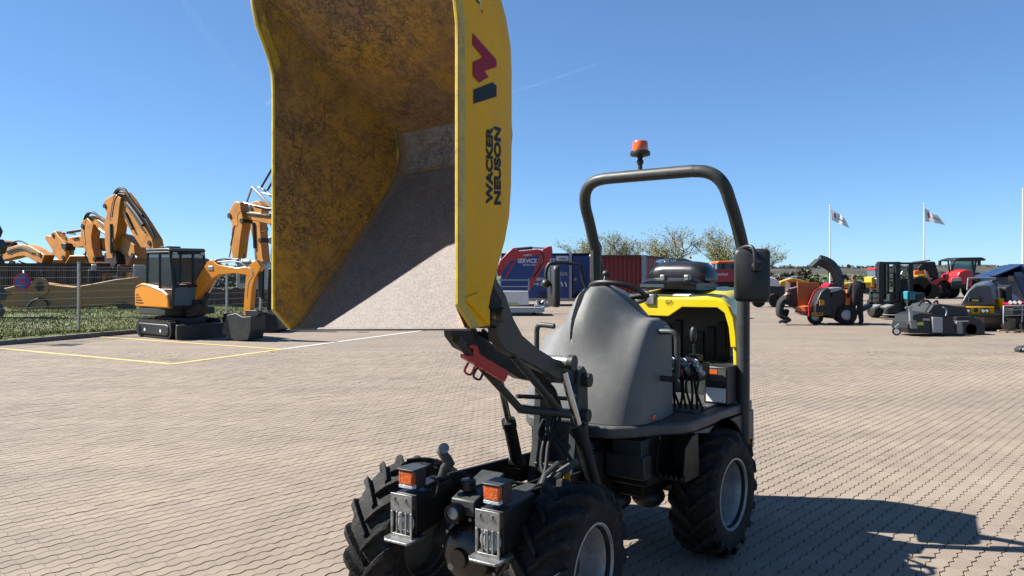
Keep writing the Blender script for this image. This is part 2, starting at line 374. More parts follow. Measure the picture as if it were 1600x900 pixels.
g.add(h4+A, [(4, 5, 1, 0), (5, 6, 2, 1), (6, 7, 3, 2), (7, 4, 0, 3)])
struct(g.build('yard', M_pavf, smooth=0))

def wave(t):                             # soft zigzag, two teeth per paver
    f = (2*t/BL) % 1.0; tri = 1-4*abs(((f+.25) % 1.0)-.5)
    return AMP*(0.75*tri+0.25*math.sin(2*math.pi*f))
def half_outline(k, inset):              # one half of the paver top; a dummy groove parts the halves
    g2 = GAP/2+inset; ga = (.0012 if k == 0 else .0002)+inset*.12; gb = (.0002 if k == 0 else .0012)+inset*.12; h_ = BL/2
    rs = [k*h_+ga]+[k*h_+h_*q for q in (.25, .5, .75)]+[k*h_+h_-gb]
    cwv = lambda y: .005*math.sin(2*math.pi*y/BW)
    mid = [(r, g2+wave(r)) for r in rs]; top_ = [(r, BW-g2+wave(r)) for r in reversed(rs)]
    e1 = [(rs[-1]+cwv(BW*q)*(1 if q else 0), BW*q+wave(rs[-1])) for q in (.25, .5, .75)]; e0 = [(rs[0]+cwv(BW*q), BW*q+wave(rs[0])) for q in (.75, .5, .25)]
    return mid+e1+top_+e0
v, f = [], []
for k in (0, 1):
    a_ = half_outline(k, 0.0032); b_ = half_outline(k, 0.0); n = len(a_); o_ = len(v)
    v += [(x, y, 0.0) for x, y in a_]+[(x, y, -0.007) for x, y in b_]
    f += [tuple(o_+q for q in range(n))]+[(o_+q, o_+n+q, o_+n+(q+1) % n, o_+(q+1) % n) for q in range(n)]
PV = [(np.array(v), f), (np.array(v), f)]
# every paver position in the near field
cells = []
inv = lambda x, y: (x*rh.x+y*rh.y, x*ch.x+y*ch.y)
cs = [inv(*p) for p in hole]
r0, r1 = min(c[0] for c in cs), max(c[0] for c in cs); q0, q1 = min(c[1] for c in cs), max(c[1] for c in cs)
for j in range(int(q0/BW)-1, int(q1/BW)+2):
    st = (j % 2)
    for i in range(int(r0/BL)-1, int(r1/BL)+2):
        r = i*BL+st*BL/2; q = j*BW
        cxw = rh.x*(r+BL/2)+ch.x*(q+BW/2); cyw = rh.y*(r+BL/2)+ch.y*(q+BW/2)
        if y0 < cyw < y1 and abs(cxw) < halfw(cyw):
            cells.append((r, q, st, cxw, cyw))
def score(c):
    x, y = CX+FOC*c[3]/c[4], HY+FOC*CAMZ/c[4]
    if not (0 < x < 1600 and y < 905): return 99
    if 530 < x < 1195 and y > 700: return 99
    return c[4]
order = sorted(range(len(cells)), key=lambda k: score(cells[k])); near = set(order[:300])
Rm = np.array([[rh.x, ch.x, 0], [rh.y, ch.y, 0], [0, 0, 1]])
me2 = []
for st in (0, 1):
    me = bpy.data.meshes.new('paver'); me.from_pydata([tuple(Rm @ v) for v in PV[st][0]], [], PV[st][1]); me.materials.append(M_pav); me2.append(me)
V, F, TN = [], [], []; off = 0
for k, (r, q, st, cxw, cyw) in enumerate(cells):
    w = Rm @ np.array([r, q, 0]); dz = rng.normal(0, 0.0008); tx, ty = rng.normal(0, 0.006, 2)
    if k in near:
        o = bpy.data.objects.new('paver', me2[st]); col.objects.link(o); o.parent = paving; o.location = (w[0], w[1], dz-0.0003); continue
    v = PV[st][0] @ Rm.T; v = v+w; v[:, 2] += dz+tx*(v[:, 0]-cxw)+ty*(v[:, 1]-cyw)
    V.append(v); F += [tuple(i+off for i in f) for f in PV[st][1]]; TN += [rng.random()]*len(v); off += len(v)
me = bpy.data.meshes.new('paver_field'); me.from_pydata(np.concatenate(V).tolist(), [], F); me.materials.append(M_pav)
at = me.attributes.new('tint', 'FLOAT', 'POINT'); at.data.foreach_set('value', TN)
o = bpy.data.objects.new('paver_field', me); col.objects.link(o); o.parent = paving; o['kind'] = 'stuff'

# painted bay lines on the yard
def linemat(name, c):
    return mat(name, c, 0.75, var=0.12, scale=14, dust=(0.34, 0.30, 0.25), dustamt=0.75)
def gp(px, py, z=0.0): p = P(px, py, ground_d(py)); p.z = z; return p
def line(name, a, b, w, m):
    a, b = Vector(a), Vector(b); t = (b-a).normalized(); n = Vector((-t.y, t.x, 0))*w/2
    g = MB(); g.add([a-n, b-n, b+n, a+n], [(0, 1, 2, 3)]); return struct(g.build(name, m, smooth=0))
ML_y, ML_w = linemat('yellow_line_paint', (0.68, 0.50, 0.16)), linemat('white_line_paint', (0.70, 0.68, 0.64))
c0 = gp(268, 569, 0.0045); c1 = gp(440, 546, 0.0045)
dl = (c1-c0).normalized()
line('bay_line', gp(-160, 530, 0.004), c0-Vector((0, 0, .0005)), 0.12, ML_y)
line('bay_line', c0, c1, 0.12, ML_y)
line('bay_line', gp(150, 526, 0.004), c1-Vector((0, 0, .0005)), 0.12, ML_y)
line('bay_line', c1+dl*0.02, c1+dl*13, 0.12, ML_w)
# drain cover near the kerb
g = MB(); p = gp(103, 539, 0.0); g.box(p.x-.3, p.x+.3, p.y-.3, p.y+.3, -0.003, 0.004)
tag(g.build('drain_cover', M_dirt, bevel=.002), 'dark square drain cover set in the paving near the kerb', 'drain cover')

# kerb along the left border, stone by stone
g = MB()
kb = [KP(-22, 0.01, -0.05), KP(20, 0.01, -0.05), KP(20, 0.13, -0.05), KP(-22, 0.13, -0.05)]
g.prism(kb, (0, 0, 0.10)); kerb = struct(g.build('kerb', M_concr, smooth=0))
ks = MB().box(-0.495, 0.495, 0.0, 0.14, -0.04, 0.12)
kme = None
for i in range(-14, 19):
    if kme is None:
        ang = math.atan2(KD.y, KD.x)
        ob = ks.build('kerb_stone', M_concr, kerb, bevel=0.012); kme = ob
    else:
        ob = kme.copy(); col.objects.link(ob); ob.parent = kerb
    ob.location = KP(i*1.0, 0, random.uniform(-.004, .004)); ob.rotation_euler = (0, 0, ang)

# grass verge behind the kerb
def vz(t, n): return 0.07+0.05*math.sin(t*0.9+n*0.7)+0.04*math.sin(n*1.7+1)+min(n, 3)*0.03
g = MB(); rows = []
for i in range(0, 45):
    t = -22+i*1.0; rows.append([KP(t, 0.139+n, vz(t, n) if n > 0 else 0.06) for n in [0, .3, .7, 1.2, 1.8, 2.5, 3.4, 4.5, 6, 8, 10, 13, 17, 22, 30]])
g.grid(rows)
M_verge = mat('verge_soil_grass', (0.14, 0.15, 0.035), 0.95, var=0.5, scale=1.6, dust=(0.20, 0.16, 0.07), dustamt=0.75)
verge = struct(g.build('verge', M_verge, recalc=False))
# grass blades on it
def bladeset(name, n, tr, nr, hr, m, zf, wid=0.02):
    t = rng.uniform(*tr, n); k = nr[0]+(nr[1]-nr[0])*rng.random(n)**1.3; hgt = rng.uniform(*hr, n)*(0.6+0.8*rng.random(n)); an = rng.uniform(0, 6.283, n)
    bx = K0.x+KD.x*t+KN.x*k; by = K0.y+KD.y*t+KN.y*k; bz = np.array([zf(a, b) for a, b in zip(t, k)])-0.01
    lx, ly = np.cos(an), np.sin(an); le = rng.uniform(-.6, .6, n)*hgt; le2 = rng.uniform(-.6, .6, n)*hgt
    v = np.empty((n, 3, 3)); v[:, 0] = np.stack([bx-lx*wid, by-ly*wid, bz], 1); v[:, 1] = np.stack([bx+lx*wid, by+ly*wid, bz], 1); v[:, 2] = np.stack([bx+le, by+le2, bz+hgt], 1)
    me = bpy.data.meshes.new(name); me.from_pydata(v.reshape(-1, 3).tolist(), [], [(3*i, 3*i+1, 3*i+2) for i in range(n)]); me.materials.append(m)
    o = bpy.data.objects.new(name, me); col.objects.link(o); o['kind'] = 'stuff'; return o
M_gr1 = mat('grass_blades', (0.17, 0.21, 0.030), 0.8, var=0.45, scale=0.7, dust=(0.27, 0.22, 0.08), dustamt=0.7)
tag(bladeset('grass', 110000, (-12, 18), (0.2, 16), (0.02, 0.075), M_gr1, vz), 'rough spring grass on the verge behind the mesh fence', 'grass')

# far country: fields, hedges and a wooded rise
def blob_hill(name, x0, x1, y, h, dep, m, seed, z0=-1, step=12):
    r_ = random.Random(seed); n = int((x1-x0)/step)+1; rows = []
    hs = [h*(0.72+0.28*r_.random()+0.18*math.sin(i*0.13+seed)) for i in range(n)]
    for k, (dy, zz) in enumerate(((0, z0), (dep*.15, .55), (dep*.4, .9), (dep*.6, 1.0), (dep, .75))):
        rows.append([Vector((x0+i*step, y+dy+r_.uniform(-2, 2), (zz*hs[i]*(1+r_.uniform(-.10, .10)) if k else z0))) for i in range(n)])
    return struct(MB().grid(rows).build(name, m, recalc=False))
M_field = mat('spring_field', (0.10, 0.14, 0.040), 0.95, var=0.4, scale=0.02)
M_hill = mat('wooded_rise', (0.052, 0.052, 0.042), 0.95, var=0.35, scale=0.05)
blob_hill('hill', -900, 1100, 760, 8.6, 120, M_hill, 3, step=6)
blob_hill('hill', 150, 1100, 560, 5.2, 60, M_hill, 9, step=5)

# scattered crowns that roughen the wooded rise and dot the fields
def crowns(name, label, x0, x1, y0_, y1_, zf, n, smin, smax, m, seed):
    r_ = random.Random(seed); g = MB()
    for k in range(n):
        x, y = r_.uniform(x0, x1), r_.uniform(y0_, y1_); c = Vector((x, y, zf(r_)))
        for j in range(7):
            s_ = r_.uniform(smin, smax); q = c+Vector((r_.gauss(0, smax*.7), r_.gauss(0, smax*.7), r_.gauss(0, smax*.5)))
            u_ = Vector((r_.gauss(0, 1), r_.gauss(0, 1), r_.gauss(0, 1))).normalized()*s_; w_ = Vector((r_.gauss(0, 1), r_.gauss(0, 1), r_.gauss(0, 1))).normalized()*s_
            g.add([q-u_, q+w_, q+u_, q-w_], [(0, 1, 2, 3)])
    o = g.build(name, m, None, recalc=False, smooth=0); o['kind'] = 'stuff'; return tag(o, label, 'wood')
M_wood1 = mat('far_trees', (0.075, 0.070, 0.054), .95, var=.5, scale=.06); M_wood2 = mat('far_bushes', (0.10, 0.13, 0.045), .95, var=.5, scale=.08)
crowns('distant_wood', 'far belt of bare woodland along the horizon', -750, 950, 745, 800, lambda r_: r_.uniform(2, 6.6), 3000, .7, 1.8, M_wood1, 5)
crowns('distant_bushes', 'scattered green bushes in the fields beyond the yard', 60, 420, 180, 420, lambda r_: r_.uniform(.2, .8), 160, .3, .9, M_wood2, 6)

# ================================================================== THE WHEEL DUMPER
FR = frame(0.90, 5.36, 38.0)          # rear half: origin under the rear axle
FFX, FFY, FYAW = -0.14, 3.98, 31.0
FF = frame(FFX, FFY, FYAW)            # front half (articulated a few degrees): origin under the front axle
D = thing('wheel_dumper', 'yellow and grey wheel dumper with raised tipped skip, standing on the paved yard', 'dumper', (0.4, 4.7, 0))
def ray_plane(px, py, p0, n):
    o = Vector((0, 0, CAMZ)); d = Vector(((px-CX)/FOC, 1, -(py-HY)/FOC)); t = (Vector(p0)-o).dot(n)/d.dot(n); return o+d*t

# ---- wheels
def tyre_mb(fr, ang0, n=17, sgn=1):
    mb = MB(fr)
    prof = [(0.205, -0.115), (0.225, -0.135), (0.285, -0.150), (0.335, -0.147), (0.362, -0.125), (0.376, -0.06), (0.380, 0.0),
            (0.376, 0.06), (0.362, 0.125), (0.335, 0.147), (0.285, 0.150), (0.225, 0.135), (0.205, 0.115), (0.198, 0.0)]
    mb.lathe(prof, (0, 0, 0.405), (1, 0, 0), 48, closed=True)
    for side in (-1, 1):
        for k in range(n):
            th0 = ang0+2*math.pi*(k+(0.5 if side > 0 else 0))/n
            secs = []
            for i, (h, rt, w) in enumerate(((-0.012, 0.408, 0.030), (0.035, 0.411, 0.034), (0.075, 0.410, 0.037), (0.110, 0.406, 0.041), (0.140, 0.394, 0.046), (0.158, 0.352, 0.048))):
                th = th0+sgn*(0.02+2.9*h-3.2*h*h); rb = 0.33 if i < 5 else 0.312
                hb = h if i < 5 else 0.140
                s4 = []
                for dw, rr, hh, ws in ((-1, rb, hb, 1.35), (1, rb, hb, 1.35), (1, rt, h, 0.86), (-1, rt, h, 0.86)):
                    a = th+dw*w/2*ws/rr
                    s4.append(Vector((side*hh, rr*math.cos(a), 0.405+rr*math.sin(a))))
                secs.append(s4)
            vs_ = [p for s4 in secs for p in s4]; m = len(secs)
            fs = [(i*4+j, i*4+(j+1) % 4, (i+1)*4+(j+1) % 4, (i+1)*4+j) for i in range(m-1) for j in range(4)]+[(3, 2, 1, 0), tuple((m-1)*4+j for j in range(4))]
            mb.add(vs_, fs)
    return mb
M_rimd = mat('dark_rim_paint', (0.075, 0.075, 0.072), 0.5, metal=0.2, var=0.3, scale=12, dust=(0.10, 0.08, 0.06), dustamt=0.6)  # darker grey than the silver rims, for the far-side wheels
def wheel(F_, x, ang, outer):
    fr = lambda p: F_(Vector((p[0]+x, p[1], p[2])))
    t = tyre_mb(fr, ang, sgn=1 if outer > 0 else 1).build('tyre', M_rub, D, bevel=0.004, smooth=42)
    o = outer
    rim = MB(fr).lathe([(0.236, o*.128), (0.236, o*.136), (0.222, o*.138), (0.212, o*.118), (0.202, o*.10), (0.194, o*.05), (0.190, -o*.01), (0.182, -o*.035), (0.15, -o*.045), (0.10, -o*.03), (0.0, -o*.03),
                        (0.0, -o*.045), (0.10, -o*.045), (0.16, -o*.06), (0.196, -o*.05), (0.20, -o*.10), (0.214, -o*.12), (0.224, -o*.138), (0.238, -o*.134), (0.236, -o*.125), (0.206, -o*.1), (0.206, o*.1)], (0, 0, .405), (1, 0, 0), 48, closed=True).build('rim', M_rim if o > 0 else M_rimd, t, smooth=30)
    hb = MB(fr).lathe([(0, o*.035), (0.05, o*.035), (0.06, o*.02), (0.085, o*.0), (0.09, -o*.035), (0, -o*.035)], (0, 0, .405), (1, 0, 0), 20)
    for k in range(6):
        a = k*math.pi/3; hb.cyl((-o*.04, .115*math.cos(a), .405+.115*math.sin(a)), (-o*.008, .115*math.cos(a), .405+.115*math.sin(a)), .013, n=6)
    hb.build('hub', M_dirt, t)
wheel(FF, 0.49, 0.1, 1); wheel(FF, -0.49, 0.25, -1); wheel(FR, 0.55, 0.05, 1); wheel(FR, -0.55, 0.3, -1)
MB(FF).lathe([(.0, -.34), (.07, -.34), (.075, -.15), (.14, -.10), (.14, .10), (.075, .15), (.07, .34), (.0, .34)], (0.05, 0, .42), (1, 0, 0), 18).build('front_axle', M_dirt, D)
MB(FR).lathe([(.0, -.4), (.07, -.4), (.075, -.15), (.14, -.10), (.14, .10), (.075, .15), (.07, .4), (.0, .4)], (0, 0, .42), (1, 0, 0), 18).build('rear_axle', M_dirt, D)
# ---- drive drum between the headlamps
M_drum = mat('glossy_black_housing', (0.014, 0.013, 0.013), 0.28, var=0.4, scale=9, dust=(0.12, 0.05, 0.025), dustamt=0.6)
g = MB(FF).lathe([(0, .36), (.045, .36), (.05, .335), (.085, .33), (.115, .315), (.14, .285), (.152, .245), (.165, .24), (.165, .205), (.152, .20), (.152, .15), (.168, .145), (.168, .115), (.15, .11), (.14, .03), (.12, .0), (0, 0)], (.075, 0, .475), (0, 1, 0), 36)
dh_ = g.build('drive_housing', M_drum, D, smooth=30)
for k in range(12):
    a = k*math.pi/6; q = Vector((.075+.158*math.cos(a), .0, .475+.158*math.sin(a)))
    MB(FF).cyl(q+Vector((0, .238, 0)), q+Vector((0, .252, 0)), .010, n=6).build('bolt', M_steel, dh_)
MB(FF).cyl((.03, .335, .43), (.03, .352, .43), .018, n=8).build('drain_plug', M_steel, dh_)
MB(FF).cyl((.06, .22, .63), (.06, .22, .66), .016, n=8).build('breather', M_blk, dh_)

# ---- skip
SC = Vector((-0.684, 3.358, 1.59)); lat = Vector((0.829, -0.559, 0)); bck = Vector((0.559, 0.829, 0))
KT = 0.265
def SK(s, u, v): return SC+lat*s+bck*v+Vector((0, 0, u+0.045*s))
HWI, HWO = 0.55, 0.568
inner = [((0, .10), (0, .10)), ((.10, .0), (.12, .19)), ((.35, 0), (.45, .43)), ((.6, 0), (.70, .60)), ((.8, 0), (.80, .655)), ((.95, 0), (.91, .68)), ((1.06, 0), (1.02, .655)),
         ((1.14, -.0), (1.12, .54)), ((1.23, -.003), (1.23, .385)), ((1.31, -.022), (1.34, .226)), ((1.38, -.052), (1.44, .12)), ((1.45, -.085), (1.54, .02)), ((1.54, -.105), (1.61, -.06)), ((1.66, -.11), (1.66, -.105))]
def hwi(v): return HWI-KT*max(v, 0)
def rs_(u): return 0.0 if u < 1.2 else 0.05*(u-1.2)        # rim splays slightly towards the rear
skip = None
# floor strip: ramp and rear wall
ramp = MB(); rear = MB()
def strip(mb, pts):
    rows = []
    for (u, v) in pts: rows.append([SK(hwi(v)*(-1+2*k/16), u, v) for k in range(17)])
    mb.grid(rows)
prof = [p for _, p in inner]
strip(rear, prof[6:])
outerp = [((0, .10), (0, .36)), ((.10, .0), (.05, .37)), ((.16, 0), (.12, .40)), ((.3, 0), (.25, .50)), ((.45, 0), (.38, .61)), ((.55, 0), (.50, .675)), ((.7, 0), (.65, .705)), ((.9, 0), (.9, .715)), ((1.14, 0), (1.2, .715)),
          ((1.23, -.003), (1.33, .70)), ((1.31, -.022), (1.45, .63)), ((1.38, -.052), (1.55, .52)), ((1.45, -.085), (1.63, .38)), ((1.54, -.105), (1.71, .2)), ((1.66, -.11), (1.70, -.10))]
shell = MB()
cols = (0, .25, .5, .8, .9, .96, 1.0); ins = (0, 0, 0, 0, .008, .028, .07)
for sg in (-1, 1):
    rows = []
    for (ru, rv), (pu, pv) in outerp:
        row = []
        for f, i_ in zip(cols, ins):
            u = ru+(pu-ru)*f; v = rv+(pv-rv)*f
            row.append(SK(sg*(HWO+rs_(ru)*(1-f)-KT*max(v, 0)-i_), u, v))
        rows.append(row)
    shell.grid(rows)
rows = []
for (ru, rv), (pu, pv) in outerp: rows.append([SK((HWO-KT*max(pv, 0)-.07)*(-1+2*k/6), pu, pv) for k in range(7)])
shell.grid(rows)
shell.add([SK(-HWI+.03, 0, .10), SK(HWI-.03, 0, .10), SK(HWO-KT*.36-.07, 0, .36), SK(-(HWO-KT*.36-.07), 0, .36)], [(0, 1, 2, 3)])
skip = shell.build('skip', M_yel, D, smooth=35)
def fineprof(pp):
    f_ = []
    for (u0, v0), (u1, v1) in zip(pp[:-1], pp[1:]): f_ += [(u0+(u1-u0)*k/3, v0+(v1-v0)*k/3) for k in range(3)]
    return f_+[pp[-1]]
for nm_, pp, mm_ in (('ramp', prof[:5], M_skr), ('floor_plate', prof[4:7], M_skb)):
    fp = fineprof(pp); g = MB(); strip(g, fp); ro = g.build(nm_, mm_, skip, smooth=25)
    ed_ = ro.data.attributes.new('edge', 'FLOAT', 'POINT'); ed_.data.foreach_set('value', [(abs(k-8)/8)**5 for i in range(len(fp)) for k in range(17)])
M_weld = mat('weld_bead', (0.30, 0.19, 0.05), 0.6, var=0.4, scale=30)
for sg in (-1, 1):
    MB().tube([SK(sg*(hwi(v)-.006), u, v-.004) for u, v in prof[:-1]], .006, 6).build('weld_seam', M_weld, skip)
for (u, v) in (prof[4], prof[6]): MB().tube([SK(-hwi(v), u, v-.002), SK(hwi(v), u, v-.002)], .005, 6).build('weld_seam', M_weld, skip)
MB().tube([SK(-(HWI-KT*max(v-.05, 0)-.002), u+.03, v-.05) for u, v in prof[1:5]], .003, 5).build('weld_seam', M_weld, skip)
rear.build('rear_wall', M_skf, skip, smooth=60)
for sg in (-1, 1):
    w = MB(); rows = []
    for (ru, rv), (pu, pv) in inner:
        rows.append([SK(sg*(HWI+rs_(ru)*(1-f)-KT*max(rv+(pv-rv)*f, 0)), ru+(pu-ru)*f, rv+(pv-rv)*f) for f in (0, .1, .25, .4, .55, .7, .85, 1)])
    w.grid(rows); w.build('side_wall', M_skw, skip, smooth=50)
# rim: folded box edge running round the mouth
M_rimy = mat('worn_yellow_edge', (0.62, 0.42, 0.03), 0.45, var=0.2, scale=9, dust=(0.13, 0.07, 0.03), dustamt=0.85)
for sg in (-1, 1):
    g = MB(); secs = []
    for (ru, rv), _ in inner:
        e = rs_(ru); secs.append([SK(sg*(HWI+.002+e), ru, rv-.006), SK(sg*(HWO+.006+e), ru, rv-.006), SK(sg*(HWO+.006-KT*.03+e), ru, rv+.05), SK(sg*(HWI+.004-KT*.05+e), ru, rv+.05)])
    vs_ = [p for s4 in secs for p in s4]; m = len(secs)
    g.add(vs_, [(i*4+j, i*4+(j+1) % 4, (i+1)*4+(j+1) % 4, (i+1)*4+j) for i in range(m-1) for j in range(4)]+[(3, 2, 1, 0), tuple((m-1)*4+j for j in range(4))])
    g.build('rim_edge', M_rimy, skip, bevel=.006, smooth=30)
g = MB(); g.tube([SK(-HWI, 0, .10), SK(HWI, 0, .10)], .009, 6); g.build('lip_edge', M_skr, skip)
# folded corner plate low on the outer side
pA = SK(HWO, 0, 0); pU = SK(HWO, 1, 0)-pA; pV = SK(HWO-KT*.3, 0, .3)-pA; fn = pU.cross(pV).normalized()
if fn.dot(Vector((0, 0, CAMZ))-pA) < 0: fn = -fn
def face(px, py, lift=0.003): return ray_plane(px, py, pA+fn*lift, fn)
def decal(name, poly, m, lift=0.0035, par=None):
    g = MB(); g.add([face(x, y, lift) for x, y in poly], [tuple(range(len(poly)))]); return g.build(name, m, par or skip, smooth=0)
sc_ = lambda pts: [(680+x*.3667, y*.3667) for x, y in pts]
g = MB(); q = [(721, 466), (743, 457), (762, 484), (762, 509)]
g.prism([face(x, y, -.004) for x, y in q], fn*.012); g.build('corner_plate', M_yel, skip, bevel=.004)
decal('logo_mark', sc_([(160, 140), (262, 255), (262, 285), (211, 302), (228, 328), (188, 352), (162, 322), (162, 265), (205, 245), (160, 190)]), M_decal_rd)
decal('logo_mark', sc_([(165, 382), (246, 351), (262, 366), (262, 411), (165, 442)]), M_decal_dk)
decal('warning_triangle', [(737, -8), (754, 22), (754, -34)], M_decal_dk, .003)
decal('warning_field', [(740.5, -8), (752, 14.5), (752, -30)], M_yel2, .0045)
decal('warning_mark', [(744, -2), (744, 2), (750, 7), (750, 4)], M_decal_dk, .006)
for txt, xa, xb, ya, yb in (('WACKER', 760, 770.5, 318.5, 199), ('NEUSON', 772.5, 783, 320, 200)):
    O = face(xb, ya); e1 = face(xb, yb)-O; e2 = face(xa, ya)-O
    text_mesh(txt, O, e1, e2, e1.length, e2.length, off=0.045, m=M_decal_dk, parent=skip, lift=0.0 if e1.cross(e2).dot(fn) > 0 else 0.0)
# light tab at the far top edge and hanging loop
MB().tube(catmull([SK(-.2, .02, .72), SK(0, .05, .75), SK(.2, .02, .72)], 4), .015, 8).build('rear_bar', M_gry, skip)

# ---- lifting gear on the front half
apx = [(772, 428), (791, 462), (803, 498), (817, 524), (840, 544), (866, 560), (889, 567), (908, 578), (915, 590), (915, 600), (906, 603), (878, 597), (855, 583), (820, 565), (790, 548), (778, 530), (776, 507), (757, 477)]
def arm_plane(x): return FF((x, 0, 0)), (FF((1, 0, 0))-FF((0, 0, 0))).normalized()
p0, nn = arm_plane(0.26)
armp = [ray_plane(x, y, p0, nn) for x, y in apx]
MB().prism(armp, nn*-.055).build('lift_arm', M_gry, D, bevel=.006)
MB().prism([p-nn*.26 for p in armp], nn*-.055).build('lift_arm', M_gry, D, bevel=.006)
def armpt(px, py, dn=0.0): return ray_plane(px, py, p0, nn)+nn*dn
# console that carries the skip, behind it
g = MB(); a = armpt(776, 470); b = armpt(760, 520)
g.prism([armpt(770, 440, .0), armpt(786, 470, 0), armpt(780, 515, 0), armpt(752, 500, 0)], nn*-.36); g.build('tipping_console', M_gry2, D, bevel=.01)
for (x, y, r_) in ((772, 491, .028), (882, 566, .034), (907, 593, .032), (905, 648, .03)):
    q = armpt(x, y); g = MB(); g.cyl(q+nn*.045, q-nn*.38, r_, n=16); g.build('pivot_pin', M_steel, D, smooth=30)
    g = MB(); g.cyl(q+nn*.062, q+nn*.03, r_*1.25, n=16); g.build('pin_head', M_gry, D)
# pair of tie bars
for (xa, ya, xb, yb, dn) in ((752, 532, 849, 643, -.14), (808, 556, 884, 648, -.02)):
    MB().tube([armpt(xa, ya, dn), armpt(xb, yb, dn)], .021, 8).build('tie_bar', M_gry, D, smooth=50)
MB().tube([armpt(851, 643, -.16), armpt(884, 646, .02)], .024, 10).build('cross_shaft', M_gry, D)
MB().tube([armpt(858, 624, -.2), armpt(905, 624, -.03)], .012, 8).build('cross_bar', M_gry, D)
# columns
for x, nm in ((0.0, 0), (0.235, 1)):
    fr = lambda p, x=x: FF(Vector((p[0]+x, p[1], p[2])))
    MB(fr).prism([(0, -.42, .60), (0, -.66, .60), (0, -.66, 1.0), (0, -.645, 1.27), (0, -.60, 1.31), (0, -.53, 1.29), (0, -.51, 1.0), (0, -.49, .86)], (.05, 0, 0)).build('column', M_gry, D, bevel=.008)
MB(FF).box(0.03, 0.26, -.66, -.60, .62, .98).build('column_web', M_gry, D, bevel=.006)
MB(FF).box(0.03, 0.26, -.52, -.46, .60, .76).build('column_web', M_gry2, D, bevel=.006)
# lift cylinders: chrome rod into dark barrel
def cylinder(a, b, k, rr, rb):
    a, b = Vector(a), Vector(b); m_ = a.lerp(b, k)
    c = MB().tube([m_, b], rb, 16).build('cylinder', M_gry2, D, smooth=40)
    MB().tube([a, m_+(b-a).normalized()*.05], rr, 14).build('rod', M_chr, c, smooth=40)
    MB().tube([m_-(b-a).normalized()*.012, m_+(b-a).normalized()*.035], rb*1.12, 16).build('gland', M_gry2, c, smooth=40)
    MB().tube([b+nn*.035, b-nn*.035], rb*1.1, 12).build('clevis', M_gry2, c, smooth=40)
cylinder(P(778, 578, 4.08), P(808, 722, 4.35), .55, .019, .036)
cylinder(P(881, 582, 4.18), P(932, 768, 4.24), .46, .022, .041)
# red safety prop on the far arm
e = (P(784, 585, 3.78)-P(722, 550, 3.66)); o_ = P(722, 550, 3.66); ed = e.normalized(); up_ = Vector((0, 0, 1)); sd = ed.cross(up_).normalized(); upv = sd.cross(ed)
g = MB()
L_ = e.length
g.prism([o_+upv*-.028+ed*.0, o_+upv*-.032+ed*L_, o_+upv*.020+ed*L_, o_+upv*.026+ed*.06, o_+upv*.055+ed*.03, o_+upv*.045-ed*.01, o_+upv*.02-ed*.02, o_+upv*.03+ed*.02, o_+upv*.0+ed*.03, o_+upv*-.01-ed*.005], sd*.06)
sp = g.build('safety_prop', M_red, D, bevel=.005)
for k in (.30, .52):
    MB().tube(catmull([o_+ed*(L_*k-.02)-upv*.03, o_+ed*(L_*k-.02)-upv*.075, o_+ed*(L_*k+.02)-upv*.075, o_+ed*(L_*k+.02)-upv*.03], 3), .006, 6).build('retaining_clip', M_red if k < .4 else M_blk, sp)

# hoses
def hose(pts, r=0.011, m=None): MB().tube(catmull(pts, 6), r, 8).build('hose', m or M_blk2, D, smooth=60)
hose([P(748, 520, 3.9), P(775, 535, 3.98), P(812, 545, 4.08), P(838, 585, 4.15), P(866, 610, 4.22), P(868, 650, 4.2), P(850, 690, 4.12), P(846, 730, 4.05), P(858, 748, 4.0)])
hose([P(754, 516, 3.9), P(785, 540, 3.98), P(822, 556, 4.08), P(850, 600, 4.16), P(872, 625, 4.2), P(874, 655, 4.18), P(858, 690, 4.1), P(852, 735, 4.0), P(840, 760, 3.9)])
hose([P(862, 640, 4.15), P(855, 675, 4.12), P(872, 700, 4.1), P(886, 725, 4.1)])
hose([P(868, 640, 4.18), P(862, 672, 4.14), P(880, 700, 4.12), P(893, 720, 4.1)])
hose([P(872, 668, 4.1), P(884, 664, 4.1), P(886, 676, 4.1), P(874, 684, 4.1)], .012)
hose([P(700, 742, 3.75), P(722, 738, 3.8), P(738, 748, 3.8), P(742, 752, 3.78)], .006)
hose([P(735, 763, 3.7), P(780, 752, 3.85), P(820, 756, 3.9), P(845, 748, 3.95)], .007)
hose([P(672, 745, 3.62), P(684, 752, 3.62), P(683, 768, 3.62), P(678, 776, 3.62)], .006)
hose([P(838, 730, 4.25), P(850, 700, 4.3), P(842, 676, 4.3), P(850, 655, 4.3)], .010)

# ---- front frame
MB(FF).prism([(-.125, .36, .60), (-.125, -.78, .60), (-.125, -.78, .745), (-.125, .25, .825), (-.125, .36, .80)], (.022, 0, 0)).build('frame_rail', M_gry2, D, bevel=.003)
MB(FF).prism([(.30, .36, .55), (.30, -.78, .60), (.30, -.78, .72), (.30, .25, .78), (.30, .36, .76)], (.022, 0, 0)).build('frame_rail', M_gry2, D, bevel=.003)
MB(FF).box(-.10, .30, -.05, .06, .58, .72).build('cross_member', M_gry2, D, bevel=.006)
MB(FF).box(-.10, .32, -.80, -.66, .40, .80).build('pivot_block', M_gry2, D, bevel=.012)
MB(FF).prism([(-.02, .28, .66), (.12, .28, .66), (.12, .0, .74), (-.02, .0, .74)], (0, 0, .075)).build('manifold_box', M_gry, D, bevel=.008)
for (x, y) in ((.03, .2), (.215, .16)):
    MB(FF).lathe([(0, .05), (.034, .05), (.038, .045), (.038, .0), (0, 0)], (x, y, .765 if x < .1 else .755), (0, 0, 1), 18).build('filler_cap', M_blk, D)
MB(FF).prism([(.16, .30, .60), (.29, .30, .60), (.29, -.05, .68), (.16, -.05, .68)], (0, 0, .09)).build('tank_cover', M_gry, D, bevel=.01)
